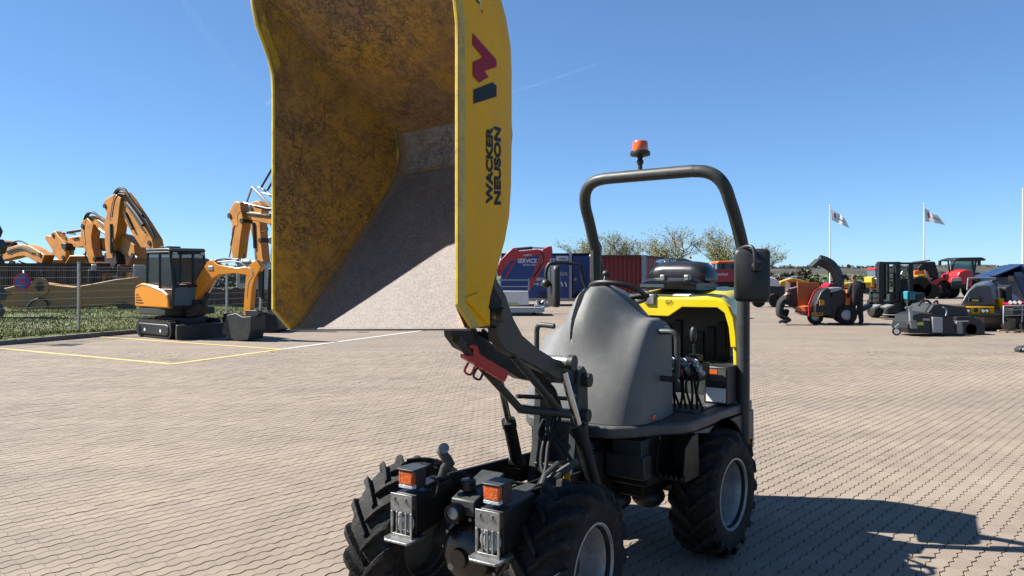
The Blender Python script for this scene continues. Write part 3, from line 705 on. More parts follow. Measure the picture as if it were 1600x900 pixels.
wl = MB(FF).lathe([(.034, .018), (.044, .02), (.048, .01), (.048, -.03), (.02, -.06), (0, -.06)], (.02, .31, .675), (0, 1, 0), 22).build('work_lamp', M_blk, D); MB(FF).lathe([(0, .02), (.02, .018), (.037, .008), (.037, 0), (0, 0)], (.02, .31, .675), (0, 1, 0), 22).build('lamp_glass', M_galv, wl)
# rear guard loop on the right rail
MB().tube([P(846, 758, 3.85), P(852, 742, 3.9), P(872, 724, 4.0), P(893, 722, 4.05), P(868, 748, 3.9)], .014, 8).build('guard_loop', M_gry, D, smooth=40)
MB().px([(846, 750), (900, 716), (905, 724), (858, 760)], 3.95, .03).build('guard_plate', M_plat, D, bevel=.004)
MB().px([(880, 736), (890, 722), (891, 755), (881, 760)], 4.05, .05).build('valve_bracket', M_yel, D, bevel=.004)
# bent latch lever standing on the left rail
a = [P(693, 701, 3.78), P(692, 709, 3.78), P(699, 718, 3.78), P(703, 722, 3.78), P(694, 732, 3.78), P(691, 744, 3.78)]
lv = MB(); lv.tube(a, [.026, .024, .026, .028, .022, .024], 10); lv.build('latch_lever', M_gry, D, smooth=50)
MB().cyl(P(694, 700, 3.75), P(690, 704, 3.82), .026, n=14).build('latch_pin', M_steel, D)
# headlamp carriers
for x, in ((-.147,), (.34,)):
    fr = lambda p, x=x: FF(Vector((p[0]+x, p[1], p[2])))
    b = MB(fr); b.prism([(-.062, .47, .585), (-.062, .47, .785), (-.062, .18, .80), (-.062, .15, .70), (-.062, .15, .62)], (.124, 0, 0)); h = b.build('lamp_carrier', M_gry2, D, bevel=.006)
    f = MB(fr)                         # front plate with the bars of the stone guard
    f.box(-.064, .064, .50, .508, .705, .79); f.box(-.064, -.052, .50, .508, .59, .705); f.box(.052, .064, .50, .508, .59, .705); f.box(-.064, .064, .50, .508, .575, .60)
    for bx_ in (-.027, 0, .027): f.box(bx_-.0045, bx_+.0045, .50, .508, .60, .705)
    f.build('guard_plate', M_plat if False else M_steel, h, bevel=.0015)
    for bx_ in (-.04, .025): MB(fr).cyl((bx_, .50, .765), (bx_, .517, .765), .009, n=6).build('bolt', M_steel, h)
    MB(fr).prism([(-.085, .53, .572), (-.06, .56, .572), (.075, .56, .572), (.085, .53, .572), (.085, .42, .572), (-.085, .42, .572)], (0, 0, .012)).build('foot_plate', M_steel, h, bevel=.003)
    MB(fr).lathe([(0, .022), (.03, .02), (.046, .008), (.050, 0), (.050, -.02), (0, -.02)], (0, .476, .65), (0, 1, 0), 24).build('headlamp', M_lens, h)
    MB(fr).lathe([(.056, 0.004), (.05, .008), (.046, -.0), (.0, -.018), (0, -.02), (.056, -.02)], (0, .475, .65), (0, 1, 0), 24).build('reflector', M_galv, h)
    MB(fr).prism([(-.035, .44, .80), (.045, .44, .80), (.045, .37, .80), (-.035, .37, .80)], (0, 0, .10)).build('lamp_body', M_blk, h, bevel=.006)
    MB(fr).box(-.044, .04, .44, .475, .825, .892).build('indicator_lens', M_amb, h, bevel=.008)
    MB(fr).box(-.044, .04, .44, .473, .808, .825).build('clear_lens', M_lens, h, bevel=.004)
    MB(fr).box(-.048, .05, .36, .48, .894, .902).build('lamp_hood', M_gry, h, bevel=.003)

# ---- rear half: platform
pl = [(.60, -.55), (.605, .42), (.585, .52), (.50, .62), (.40, .80), (.30, .90), (.18, .945), (-.18, .945), (-.30, .90), (-.40, .80), (-.50, .62), (-.585, .52), (-.605, .42), (-.60, -.55)]
MB(FR).prism([(x, y, .865) for x, y in pl], (0, 0, .07)).build('platform', M_plat, D, bevel=.012)
for sx in (1, -1):                     # side skirt with the wheel arch
    arch = [(math.cos(R(a))*.47, .405+math.sin(R(a))*.47) for a in range(118, 20, -7)]
    poly = [(-.46, .70), (-.50, .90), (.42, .87), (.42, .80)]
    ar = [(math.cos(R(a))*.46, .42+math.sin(R(a))*.46) for a in range(62, 170, 9)]
    pts = [(sx*.585, .46, .866)]+[(sx*.585, y, z) for y, z in ar]+[(sx*.585, -.56, .60), (sx*.585, -.56, .866)]
    MB(FR).prism(pts, (sx*.022, 0, 0)).build('fender', M_plat, D, bevel=.004)
MB(FR).box(-.36, .36, -.98, .62, .46, .862).build('chassis', M_gry2, D, bevel=.012)
MB(FR).box(-.42, .44, .50, .72, .56, .86).build('chassis_box', M_gry2, D, bevel=.012)
MB(FR).box(.20, .46, .70, .80, .62, .76).build('step_bracket', M_gry, D, bevel=.008)
MB(FR).box(.24, .44, .72, .79, .74, .85).build('chassis_panel', M_gry, D, bevel=.006)
MB(FR).box(-.22, .18, .62, .92, .40, .84).build('pivot_housing', M_gry2, D, bevel=.02)
MB(FR).lathe([(0, .5), (.07, .5), (.08, .46), (.08, .0), (0, 0)], (-.02, .97, .36), (0, 0, 1), 18).build('pivot_post', M_dirt, D)
for i_, (x_, y_, z_, r_) in enumerate(((.1, .55, .40, .1), (.25, .35, .40, .09), (-.1, .3, .40, .12), (.0, .75, .36, .09))): MB(FR).ell((x_, y_, z_), (r_*1.2, r_*1.3, r_*.8), 12, 8).build('gearbox_part', M_dirt, D)
# boarding step
st = MB(FR)
for x in (.44, .615): st.prism([(x, .40, .60), (x, .60, .60), (x, .62, .66), (x, .60, .80), (x, .50, .86), (x, .42, .86)], (.012, 0, 0))
st.box(.452, .615, .40, .60, .60, .612); st.box(.452, .615, .40, .41, .612, .84)
s_o = st.build('boarding_step', M_gry2, D, bevel=.003)
t = MB(FR)
for k in range(5): t.prism([(.46+k*.034, .60, .612), (.48+k*.034, .60, .612), (.47+k*.034, .60, .635)], (0, .006, 0))
t.build('tread_teeth', M_gry, s_o)
MB(FR).box(.435, .44, .525, .565, .80, .835).build('type_plate', M_wht, D)

# ---- dash cowl
def sst(a, b, x): x = min(max((x-a)/(b-a), 0), 1); return x*x*(3-2*x)
ts = sorted(set([round(-1+2*k/40, 4) for k in range(41)]+[-.075]+[round(-.060+.004*k, 4) for k in range(16)]+[.012, .025, .04, .06, .08]))
def cowl(t, s_):
    th = t*math.pi/2; sx = math.copysign(abs(math.sin(th))**.80, th); x = .50*sx
    pyf = .50+.385*abs(math.cos(th))**.42
    x *= .90 if x < 0 else .86
    xa = abs(x-.005); rid = max(0.0, 1-max(0, xa-.045)/(.265 if x > 0 else .20)); rid = rid*rid*(3-2*rid)*.45+rid*.55
    H = 1.545+.012*(1-(x/.5)**2)+.195*rid-.045*sst(.385, .43, x)-.12*sst(.12, .46, -x)
    y = .34+(pyf-.34)*(1-.50*s_**2.2)
    r2 = max(0.0, 1-xa/.25); r2 = r2*r2*(3-2*r2)
    y += .075*r2*sst(.40, .80, s_)
    wsl = .006+.015*sst(.60, 1.0, s_)
    gr_ = math.exp(-((x+.03)/wsl)**4); y -= .15*gr_*sst(.58, .74, s_)
    z0 = .03*gr_*sst(.9, 1, s_)
    y -= .035*sst(.94, 1.0, s_)**2
    z = .938+s_*(H-.938)-z0
    return Vector((x*(1-.045*s_-.02*sst(.95, 1, s_)), y, z))
ss = [0, .04, .1, .18, .26, .34, .42, .48, .54, .57, .6, .62, .64, .66, .68, .70, .72, .75, .78, .81, .84, .87, .89, .91, .93, .95, .97, .985, 1.0]
rows = [[cowl(t, s_) for t in ts] for s_ in ss]
top = rows[-1]
rows.append([Vector((p.x*.97, min(p.y, .34)-.02+.4*max(p.y-.34, 0), p.z+.004)) for p in top])
rows.append([Vector((p.x*.97, .30, p.z-.03)) for p in top])
rows.append([Vector((p.x*.97, .28, .938)) for p in top])
c_ = MB(FR).grid(rows).build('dash_cowl', M_dash, D, smooth=58)
for sx in (1, -1):
    pp = [r_[-1 if sx > 0 else 0] for r_ in rows]
    MB(FR).add(pp, [tuple(range(len(pp)))]).build('cowl_side', M_dash, c_, smooth=0)
for sx in (1, -1):
    ho = -.062 if sx > 0 else .055
    MB(FR).tube(catmull([(ho+sx*.44, .50, 1.475), (ho+sx*.53, .505, 1.48), (ho+sx*.565, .505, 1.475), (ho+sx*.585, .50, 1.45), (ho+sx*.588, .50, 1.40), (ho+sx*.588, .50, 1.24), (ho+sx*.58, .50, 1.205), (ho+sx*.55, .50, 1.19), (ho+sx*.47, .50, 1.19)], 4), .0185, 12).build('grab_handle', M_gry, D, smooth=60)
MB(FR).box(.395, .44, .60, .645, .945, .985).build('side_indicator', M_amb, D, bevel=.008)
# steering wheel
sn = Vector((0, -.38, .92)).normalized(); s1 = Vector((1, 0, 0)); s2 = sn.cross(s1); sc0 = Vector((.03, .36, 1.71))
sw = MB(FR).tube([sc0+s1*(.185*math.cos(2*math.pi*k/40))+s2*(.185*math.sin(2*math.pi*k/40)) for k in range(40)], .0155, 10, closed=True).build('steering_wheel', M_blk, D, smooth=60)
g = MB(FR)
for a in (90, 210, 330): g.tube([sc0-sn*.03, sc0+s1*(.18*math.cos(R(a)))+s2*(.18*math.sin(R(a)))], .013, 8)
g.cyl(sc0-sn*.05, sc0-sn*.005, .045); g.build('spoke', M_blk, sw)
MB(FR).tube([sc0-sn*.03, sc0-sn*.35], .03, 10).build('steering_column', M_blk, D)
kn = sc0+s1*.0+s2*.185
MB(FR).ell(kn+sn*.06, (.026, .026, .022)).cyl(kn, kn+sn*.05, .010).build('steering_knob', M_blk, sw)
MB(FR).tube([sc0-sn*.05, Vector((.23, .30, 1.70))], [.012, .022], 10).build('direction_stalk', M_blk, D)

# ---- yellow engine cover with the seat on it
def archpoly(off, tz, y):
    w_ = 1.0 if y > -.5 else .66
    zo = -.045 if y > -.5 else .02
    half = [(.545-off, 1.18), (.540-off, 1.40), (.525-off, 1.56), (.485-off*.9, 1.655-tz*.5), (.42-off*.6, 1.70-tz*.9), (.30, 1.712-tz), (.12, 1.700-tz)]
    return [Vector((x*w_, y, z+(zo if z > 1.3 else 0))) for x, z in half]+[Vector((-x*w_, y, z+(zo if z > 1.3 else 0))) for x, z in reversed(half)]
def archshell(mb, ya, yb, off, tz):
    o1, o2 = archpoly(0, 0, ya), archpoly(0, 0, yb); i1, i2 = archpoly(off, tz, ya), archpoly(off, tz, yb); n = len(o1)
    v = o1+o2+i1+i2
    f = []
    for k in range(n-1):
        f += [(k, k+1, n+k+1, n+k), (2*n+k, 3*n+k, 3*n+k+1, 2*n+k+1), (k, 2*n+k, 2*n+k+1, k+1), (n+k, n+k+1, 3*n+k+1, 3*n+k)]
    f += [(0, n, 3*n, 2*n), (n-1, 3*n-1, 4*n-1, 2*n-1)]
    mb.add(v, f)
g = MB(FR); archshell(g, -.42, -1.05, .032, .06); ec = g.build('engine_cover', M_yel2, D, bevel=.012, smooth=50)
MB(FR).prism([(-.38, -.46, 1.664), (.40, -.46, 1.664), (.38, -.54, 1.673), (-.36, -.54, 1.673)], (0, 0, .0085)).build('cover_stripe', M_gry, ec, bevel=.003)
MB(FR).prism([(.03, -.455, 1.665), (.16, -.455, 1.665), (.16, -.545, 1.675), (.03, -.545, 1.675)], (0, 0, .0105)).build('paper_label', M_wht, ec)
MB(FR).box(-.17, -.09, -.45, -.385, 1.60, 1.677).build('cover_latch', M_steel, ec, bevel=.006)
MB(FR).prism([(x_, y_, z_-.045) for x_, y_, z_ in [(-.49, -.419, 1.56), (.02, -.419, 1.56), (.13, -.419, 1.632), (.40, -.419, 1.636), (.455, -.419, 1.60), (.485, -.419, 1.50), (.50, -.419, 1.36), (.542, -.419, 1.36), (.537, -.419, 1.45), (.518, -.419, 1.57), (.475, -.419, 1.655), (.41, -.419, 1.695), (-.41, -.419, 1.695), (-.475, -.419, 1.655)]], (0, .018, 0)).build('front_lip', M_yel2, ec, bevel=.005)
q1 = FR((.02, -.4145, 1.665)); ex_ = FR((1, 0, 0))-FR((0, 0, 0))
text_mesh('07', FR((.0, -.397, 1.605)), ex_, (0, 0, 1), .055, .03, .01, m=M_decal_dk, parent=ec)
MB(FR).prism([(.50, -.52, 1.5), (.50, -.52, 1.64), (.545, -.60, 1.62), (.545, -.60, 1.5)], (0, .0, 0.001)).build('cover_gusset', M_blk, D)
MB(FR).prism([(-.44, -.72, .94), (.36, -.72, .94), (.27, -1.04, .94), (-.31, -1.04, .94)], (0, 0, .66)).build('engine_block', M_dirt, D, bevel=.02)
MB(FR).prism([(-.50, -.58, .50), (.50, -.58, .50), (.35, -1.06, .50), (-.35, -1.06, .50)], (0, 0, .68)).build('rear_body', M_gry, D, bevel=.03)
g = MB(FR)
for k in range(8): g.box(-.35+k*.09, -.29+k*.09, -.73, -.70, 1.0+.03*(k % 3), 1.35+.04*(k % 4))
g.build('engine_part', M_gry2, D, bevel=.006)
def pad(pts, x0, x1, n=9, rnd=.06):
    g = MB(FR); rows = []
    for k in range(n):
        t = k/(n-1)*2-1; x = (x0+x1)/2+(x1-x0)/2*t; s_ = (1-abs(t)**5)**.5 if abs(t) < 1 else 0; s_ = .55+.45*s_
        cy = sum(p[0] for p in pts)/len(pts); cz = min(p[1] for p in pts)
        rows.append([Vector((x, cy+(p[0]-cy)*(.8+.2*s_), cz+(p[1]-cz)*s_)) for p in pts])
    m = len(pts); vs_ = [p for r_ in rows for p in r_]
    g.add(vs_, [(i*m+j, i*m+(j+1) % m, (i+1)*m+(j+1) % m, (i+1)*m+j) for i in range(n-1) for j in range(m)]+[tuple(range(m)), tuple((n-1)*m+j for j in range(m))]); return g
seat = pad([(-.55, 1.715), (-.54, 1.775), (-.60, 1.80), (-.80, 1.795), (-.90, 1.79), (-.95, 1.715)], -.30, .17).build('seat', M_vinyl, D, smooth=60)
pad([(-.72, 1.78), (-.70, 1.86), (-.74, 1.905), (-.82, 1.93), (-.92, 1.925), (-.97, 1.88), (-.97, 1.78)], -.31, .17).build('backrest', M_vinyl, seat, smooth=60)
MB(FR).box(-.29, -.08, -.56, -.53, 1.725, 1.755).build('seat_label', M_galv, seat, bevel=.006)
for x in (-.13, .07): MB(FR).box(x, x+.045, -.60, -.55, 1.775, 1.825).build('belt_buckle', M_steel, seat, bevel=.01)

# ---- ROPS hoop
yb = -.38
half = [(.60, yb, .62), (.60, yb, 1.2), (.60, yb, 1.9), (.598, yb+.01, 2.02), (.585, -.27, 2.22), (.575, -.20, 2.33), (.562, -.165, 2.405), (.535, -.142, 2.462), (.492, -.127, 2.504), (.435, -.118, 2.528), (.37, -.113, 2.537), (.28, -.112, 2.54)]
path = [Vector(p) for p in half]+[Vector((-x, y, z)) for x, y, z in reversed(half)]
rops = MB(FR).tube(catmull(path, 5), .0435, 16).build('roll_bar', M_gry, D, smooth=60)
for sx in (1, -1):
    MB(FR).prism([(sx*.615, yb-.06, 1.72), (sx*.615, yb+.04, 1.70), (sx*.615, yb+.055, 2.0), (sx*.60, yb+.03, 2.13), (sx*.60, yb-.05, 2.05)], (-sx*.03, 0, 0)).build('hinge_plate', M_gry, rops, bevel=.004)
    MB(FR).cyl((sx*.645, yb, 1.97), (sx*.56, yb, 1.97), .018, n=10).build('hinge_bolt', M_steel, rops)
    MB(FR).tube([(sx*.60, yb-.05, 1.55), (sx*.60, yb-.09, 1.9), (sx*.595, yb+.06, 2.16)], .016, 8).build('gas_strut', M_blk, rops)
# orange reflector beside the post foot
MB(FR).box(.60, .645, yb-.06, yb-.05, .60, .68).build('reflector_mount', M_blk, D); MB(FR).box(.612, .648, yb-.05, yb-.042, .61, .67).build('reflector', M_amb, D)
# beacon
bx0 = Vector((-.06, -.115, 2.57))
be = MB(FR).lathe([(0, .0), (.016, .0), (.016, .05), (.022, .052), (.026, .075), (.018, .085), (.018, .095), (.03, .105), (.068, .112), (.073, .122), (.071, .142), (.058, .15), (0, .15)], bx0, (0, 0, 1), 24).build('beacon', M_blk, D, smooth=40)
MB(FR).lathe([(.056, .148), (.058, .16), (.055, .205), (.049, .217), (.03, .222), (0, .223)], bx0, (0, 0, 1), 28).build('beacon_lens', M_beac, be, smooth=40)
# mirrors
def rrect(w, h, r, n=5):
    o = []
    for cx_, cz_, a0 in ((w/2-r, h/2-r, 0), (-w/2+r, h/2-r, 90), (-w/2+r, -h/2+r, 180), (w/2-r, -h/2+r, 270)):
        for k in range(n+1): a = R(a0+90*k/n); o.append((cx_+r*math.cos(a), cz_+r*math.sin(a)))
    return o
def mirror(c, w, h, yaw):
    fr = frame(c[0], c[1], yaw, c[2]); base = rrect(w, h, .035)
    b = MB(fr); n = len(base)
    rings = [[Vector((x*k, d_, z*k)) for x, z in base] for k, d_ in ((.90, .035), (.985, .022), (1.0, .0), (.985, -.012))]
    b.add([p for r_ in rings for p in r_], [(i*n+j, i*n+(j+1) % n, (i+1)*n+(j+1) % n, (i+1)*n+j) for i in range(3) for j in range(n)]+[tuple(range(n)), tuple(3*n+j for j in range(n))])
    mo = b.build('mirror', M_blk, D, smooth=50)
    gl = MB(fr); gl.prism([Vector((x*.93, -.012, z*.93)) for x, z in base], (0, -.003, 0)); gl.build('mirror_glass', M_chr, mo)
    return fr, mo
cR = P(1175, 430, 4.95); frR, mR = mirror(cR, .225, .345, 14)
MB(frR).lathe([(0, .085), (.026, .08), (.036, .06), (.036, .03), (0, .03)], (.03, 0, .055), (0, 1, 0), 18).build('mirror_joint', M_blk, mR)
pR = FR((.60, yb+.05, 2.0))
MB().tube(catmull([pR, P(1148, 396, 5.1), P(1158, 388, 4.98), P(1172, 385, 4.9), P(1178, 392, 4.87), P(1180, 410, 4.86), P(1180, 422, 4.87)], 5), .0125, 10).build('mirror_arm', M_blk, D, smooth=60)
cL = P(867, 447, 6.0); frL, mL = mirror(cL, .22, .33, 78)
MB().tube(catmull([FR((-.62, yb, 1.62)), P(912, 440, 6.05), P(908, 418, 6.05), P(900, 413, 6.05), P(865, 411, 6.0), P(856, 416, 6.0), P(853, 428, 6.0), P(854, 440, 6.0)], 5), .014, 10).build('mirror_arm', M_blk, D, smooth=60)
MB().ell(P(853, 443, 5.98), (.035, .035, .035)).cyl(P(853, 443, 5.98), P(865, 444, 6.0), .014).build('mirror_joint', M_blk, mL)

# ---- controls beside the seat
vb = MB(FR); vb.box(.32, .47, -.12, .06, 1.12, 1.24); vb.box(.35, .44, -.08, .02, 1.24, 1.29); vbo = vb.build('valve_block', M_gry2, D, bevel=.01)
g = MB(FR).tube([(.40, -.02, 1.29), (.40, -.01, 1.36)], .009, 8); g.ell((.40, -.005, 1.425), (.024, .024, .055)); g.build('control_lever', M_blk, vbo, smooth=50)
for k in range(9):
    x = .28+.027*k; y = .07+.012*(k % 3); z = 1.22-.03*(k % 3)
    MB(FR).lathe([(0, .07), (.013, .07), (.017, .05), (.017, .022), (.024, .02), (.024, 0), (0, 0)], (x, y-.02, z+.02), (0, .8, .4), 10).build('hose_fitting', M_galv, vbo)
    MB(FR).tube(catmull([(x, y+.02, z), (x, y+.045, z-.05), (x-.005+.01*(k % 2), y+.02+.01*(k % 3), 1.05), (x+.02*((k % 3)-1), y, .94)], 5), .009, 6).build('valve_hose', M_blk2, vbo, smooth=60)
MB(FR).tube([(.37, .10, 1.2), (.37, .105, 1.16)], .014, 8).build('red_fitting', M_red, vbo)
bt = MB(FR).box(.40, .57, -.37, -.17, .945, 1.20).build('battery_box', M_blk, D, bevel=.008)
MB(FR).box(.42, .56, -.168, -.1645, .96, 1.055).build('white_label', M_wht, bt)
MB(FR).box(.42, .56, -.168, -.1645, 1.105, 1.185).build('grey_label', M_plat, bt)
MB(FR).box(.44, .50, -.166, -.1625, 1.15, 1.18).build('orange_label', M_orr, bt)
MB(FR).box(.17, .20, .02, .06, .95, 1.20).build('tall_label_post', M_blk, D); MB(FR).box(.175, .225, .02, .10, .96, 1.18).build('fluid_bottle', M_blk, D, bevel=.01)
MB(FR).box(.18, .22, .101, .103, 1.0, 1.13).build('bottle_label', M_wht, D)
MB(FR).box(.05, .5, -.20, .2, .936, .944).build('floor_mat', M_plat, D)

# ================================================================== LEFT SIDE: fence, small excavator, parked plant
def cv(x0, y0, k): return lambda pts: [(x0+x*k, y0+y*k) for x, y in pts]
# ---- mesh fence along the verge
fence = thing('mesh_fence', 'grey welded mesh fence on posts along the grass verge', 'fence', KP(0, .3))
FP0 = Vector((-12.40, 21.8, 0)); fts = [-7.5, -5.0, -2.5, 0, 2.85, 5.7, 8.3, 10.9]
def FPt(t, z, n=0.0): return FP0+KD*t+KN*n+Vector((0, 0, z))
for t in fts:
    MB().add([FPt(t-.03, z, n) for z in (0, 2.1) for n in (-.03, .03)]+[FPt(t+.03, z, n) for z in (0, 2.1) for n in (-.03, .03)], [(0, 1, 3, 2), (4, 6, 7, 5), (0, 2, 6, 4), (1, 5, 7, 3), (2, 3, 7, 6), (0, 4, 5, 1)]).build('fence_post', M_galv, fence, smooth=0)
    MB().tube([FPt(t, 2.1, 0), FPt(t, 2.13, 0)], .045, 8).build('post_cap', M_galv, fence)
M_wire = mat('fence_wire', (0.33, 0.35, 0.35), 0.5, metal=0.5, var=0.1)
for a, b in zip(fts[:-1], fts[1:]):
    g = MB(); n = int((b-a)/.055)
    for k in range(1, n):
        t = a+(b-a)*k/n; g.tube([FPt(t, .06, -.04), FPt(t, 1.99, -.04)], .0042, 3, cap=False)
    for z in (.08, .28, .48, .68, .88, 1.08, 1.28, 1.48, 1.68, 1.88, 1.97): g.tube([FPt(a, z, -.046), FPt(b, z, -.046)], .0055, 3, cap=False)
    o = g.build('wire_panel', M_wire, fence, smooth=0, recalc=False); o['kind'] = 'stuff'
# ---- no-stopping sign on the fence
sg0 = P(35, 440, 20.35)
sgn = thing('no_stopping_sign', 'round blue no-stopping sign with red cross and rim on the fence', 'sign', sg0)
sn_ = -KN*1.0; sn_ = Vector((0.05, -1, 0)).normalized(); sx_ = Vector((1, .05, 0)).normalized()
def disc(c, r, n=32): return [c+sx_*(r*math.cos(2*math.pi*k/n))+Vector((0, 0, r*math.sin(2*math.pi*k/n))) for k in range(n)]
MB().prism(disc(sg0, .235), sn_*.012).build('plate', M_decal_rd if False else mat('sign_red', (0.52, 0.02, 0.05), .45, var=.08), sgn)
MB().prism(disc(sg0+sn_*.012, .19), sn_*.003).build('blue_field', mat('sign_blue', (0.02, 0.12, 0.50), .45, var=.08), sgn)
for a in (45, 135):
    ax = sx_*math.cos(R(a))+Vector((0, 0, math.sin(R(a)))); bx = sx_*-math.sin(R(a))+Vector((0, 0, math.cos(R(a)))); c = sg0+sn_*.015
    MB().prism([c-ax*.19-bx*.024, c+ax*.19-bx*.024, c+ax*.19+bx*.024, c-ax*.19+bx*.024], sn_*(.003 if a < 90 else .0035)).build('cross_bar', MATS['sign_red'], sgn)
MB().add([sg0-sn_*.0+Vector((0, .02, z)) for z in (-.3, .3)]+[sg0+Vector((.04, .02, z)) for z in (-.3, .3)], [(0, 2, 3, 1)]).build('bracket', M_galv, sgn, thick=.01)

# ---- the small orange excavator in the bay
UX = Vector((.788, -.616, 0)); UL = Vector((.616, .788, 0)); UO = Vector((-9.5, 21.75, 0))
def U(p): return UO+UX*p[0]+UL*p[1]+Vector((0, 0, p[2]))
ex = thing('mini_excavator', 'small orange excavator with black cab parked in the yellow marked bay', 'excavator', UO)
def stadium(a, b, z0, z1, n=8):
    r = (z1-z0)/2; zc = (z0+z1)/2
    return [(b-r+r*math.cos(R(x)), zc+r*math.sin(R(x))) for x in np.linspace(-90, 90, n)]+[(a+r+r*math.cos(R(x)), zc+r*math.sin(R(x))) for x in np.linspace(90, 270, n)]
for ly in (-.76, .44):
    s_ = stadium(-1.0, 1.0, .0, .50); tr = MB(U).prism([(x, ly, z) for x, z in s_], (0, .32, 0)).build('track', M_rub, ex, bevel=.02)
    s2_ = stadium(-.88, .88, .10, .40); MB(U).prism([(x, ly-.03, z) for x, z in s2_], (0, .38, 0)).build('track_frame', M_blk, tr, bevel=.02)
    g = MB(U)
    for k in range(26):
        x = -.85+k*.068
        g.box(x, x+.035, ly-.005, ly+.325, .495, .515)
    g.build('track_pads', M_rub, tr)
    for x in (-.45, .42): MB(U).box(x, x+.08, ly-.036, ly-.031, .18, .26).build('track_label', M_wht, tr)
MB(U).box(-.55, .75, -.45, .45, .25, .58).build('undercarriage', M_blk, ex, bevel=.03)
bl = [(1.20, .04), (1.30, .02), (1.28, .16), (1.30, .40), (1.22, .42), (1.18, .20)]
MB(U).prism([(x, -.76, z) for x, z in bl], (0, 1.52, 0)).build('dozer_blade', M_gry, ex, bevel=.01)
for ly in (-.3, .24): MB(U).box(.7, 1.2, ly, ly+.08, .16, .26).build('blade_arm', M_gry, ex, bevel=.01)
MB(U).lathe([(0, .1), (.42, .1), (.42, 0), (0, 0)], (0, 0, .56), (0, 0, 1), 24).build('slew_ring', M_blk, ex)
hp = [(-.98, -.5), (-.93, -.68), (-.78, -.76), (.30, -.76), (.62, -.74), (.62, .74), (-.78, .76), (-.93, .68), (-.98, .5), (-1.02, 0)]
MB(U).prism([(x, y, .64) for x, y in hp], (0, 0, .20)).build('skirt', M_gry, ex, bevel=.03)
rp_ = [(-1.0, .845), (-1.02, 1.25), (-.95, 1.44), (-.62, 1.52), (-.25, 1.50), (.55, 1.34), (.82, 1.22), (.88, 1.0), (.88, .845)]
a_ = [Vector((x, -.79, z)) for x, z in rp_]
body = MB(U).prism(a_, (0, .42, 0)).build('side_panel', M_org2, ex, bevel=.04, smooth=40)
MB(U).prism([Vector((x, -.5, z)) for x, z in [(-1.0, .845), (-1.04, 1.25), (-.97, 1.44), (-.62, 1.53), (-.42, 1.50), (-.42, .845)]], (0, 1.2, 0)).build('engine_housing', M_org2, ex, bevel=.05, smooth=40)
MB(U).tube([(x*1.0, -.795, z-.05) for x, z in rp_[2:7]], .008, 6).build('seam', M_blk, body)
for k, w in enumerate((.17, .26, .36, .44)):
    p_ = U((-.92, -.7925, 1.17-k*.075)); text_mesh('IIIIIIIII' if k else 'IIIIII', p_, UX, (0, 0, 1), w, .035, .03, m=M_decal_dk, parent=body, name='decal_text', lift=.004)
# cab: dark frame, glass, roof
cabx0, cabx1, caby0, caby1, cz0, cz1 = -.40, .80, -.76, .26, .84, 2.45
cab = MB(U)
def bar(p, q, r=.045): cab.tube([p, q], r, 4)
pil = [(-.40, 2.42), (-.38, 1.50), (.32, 2.44), (.26, 1.2), (.70, 2.40), (1.05, 1.50), (.72, .86)]
for y in (caby0+.03, caby1-.03):
    bar((-.38, y, 1.45), (-.36, y, 2.38)); bar((.34, y, .9), (.32, y, 2.40)); bar((1.05, y, 1.45), (.88, y, 2.38)); bar((1.05, y, 1.45), (.97, y, .86)); bar((-.38, y, 1.47), (.34, y, 1.40)); bar((.34, y, 1.35), (1.05, y, 1.35), .03)
    bar((-.36, y, 2.38), (.88, y, 2.38), .05)
for x, z in ((-.38, 1.46), (1.05, 1.45), (.97, .88), (.88, 2.38), (-.36, 2.38)): bar((x, caby0+.03, z), (x, caby1-.03, z))
cabo = cab.build('cab_frame', M_blk, ex, bevel=.008)
MB(U).prism([(-.42, caby0-.02, 2.40), (-.36, caby0-.02, 2.49), (.86, caby0-.02, 2.49), (.96, caby0-.02, 2.40)], (0, 1.06, 0)).build('cab_roof', M_gry, cabo, bevel=.03)
MB(U).box(-.05, .35, -.55, -.15, 2.49, 2.55).build('roof_hatch', M_blk, cabo, bevel=.01)
for y in (caby0+.03, caby1-.03):
    MB(U).add([(-.34, y, 1.5), (.3, y, 1.45), (.3, y, 2.35), (-.32, y, 2.35)], [(0, 1, 2, 3)]).build('side_glass', M_glass, cabo, smooth=0, thick=.006)
    MB(U).add([(.38, y, .92), (.95, y, .92), (1.01, y, 1.42), (.86, y, 2.33), (.38, y, 2.33)], [(0, 1, 2, 3, 4)]).build('door_glass', M_glass, cabo, smooth=0, thick=.006)
MB(U).add([(1.05, caby0+.07, 1.5), (1.05, caby1-.07, 1.5), (.89, caby1-.07, 2.34), (.89, caby0+.07, 2.34)], [(0, 1, 2, 3)]).build('windscreen', M_glass, cabo, smooth=0, thick=.006)
MB(U).add([(.975, caby0+.07, .92), (.975, caby1-.07, .92), (1.04, caby1-.07, 1.40), (1.04, caby0+.07, 1.40)], [(0, 1, 2, 3)]).build('lower_screen', M_dglass, cabo, smooth=0, thick=.006)
MB(U).add([(-.37, caby0+.07, 1.5), (-.37, caby1-.07, 1.5), (-.36, caby1-.07, 2.34), (-.36, caby0+.07, 2.34)], [(0, 1, 2, 3)]).build('rear_glass', M_glass, cabo, smooth=0, thick=.006)
MB(U).prism([(-.2, -.5, 1.2), (.15, -.5, 1.2), (.17, -.5, 1.36), (-.05, -.5, 1.38), (-.15, -.5, 1.95), (-.25, -.5, 1.95)], (0, .5, 0)).build('driver_seat', M_vinyl, cabo, bevel=.04)
for y in (-.7, .1): MB(U).box(.90, .98, y, y+.12, 2.30, 2.38).build('work_light', M_galv, cabo, bevel=.01)
MB(U).box(1.0, 1.04, .30, .46, 1.75, 2.1).build('cab_mirror', M_blk, cabo, bevel=.02)
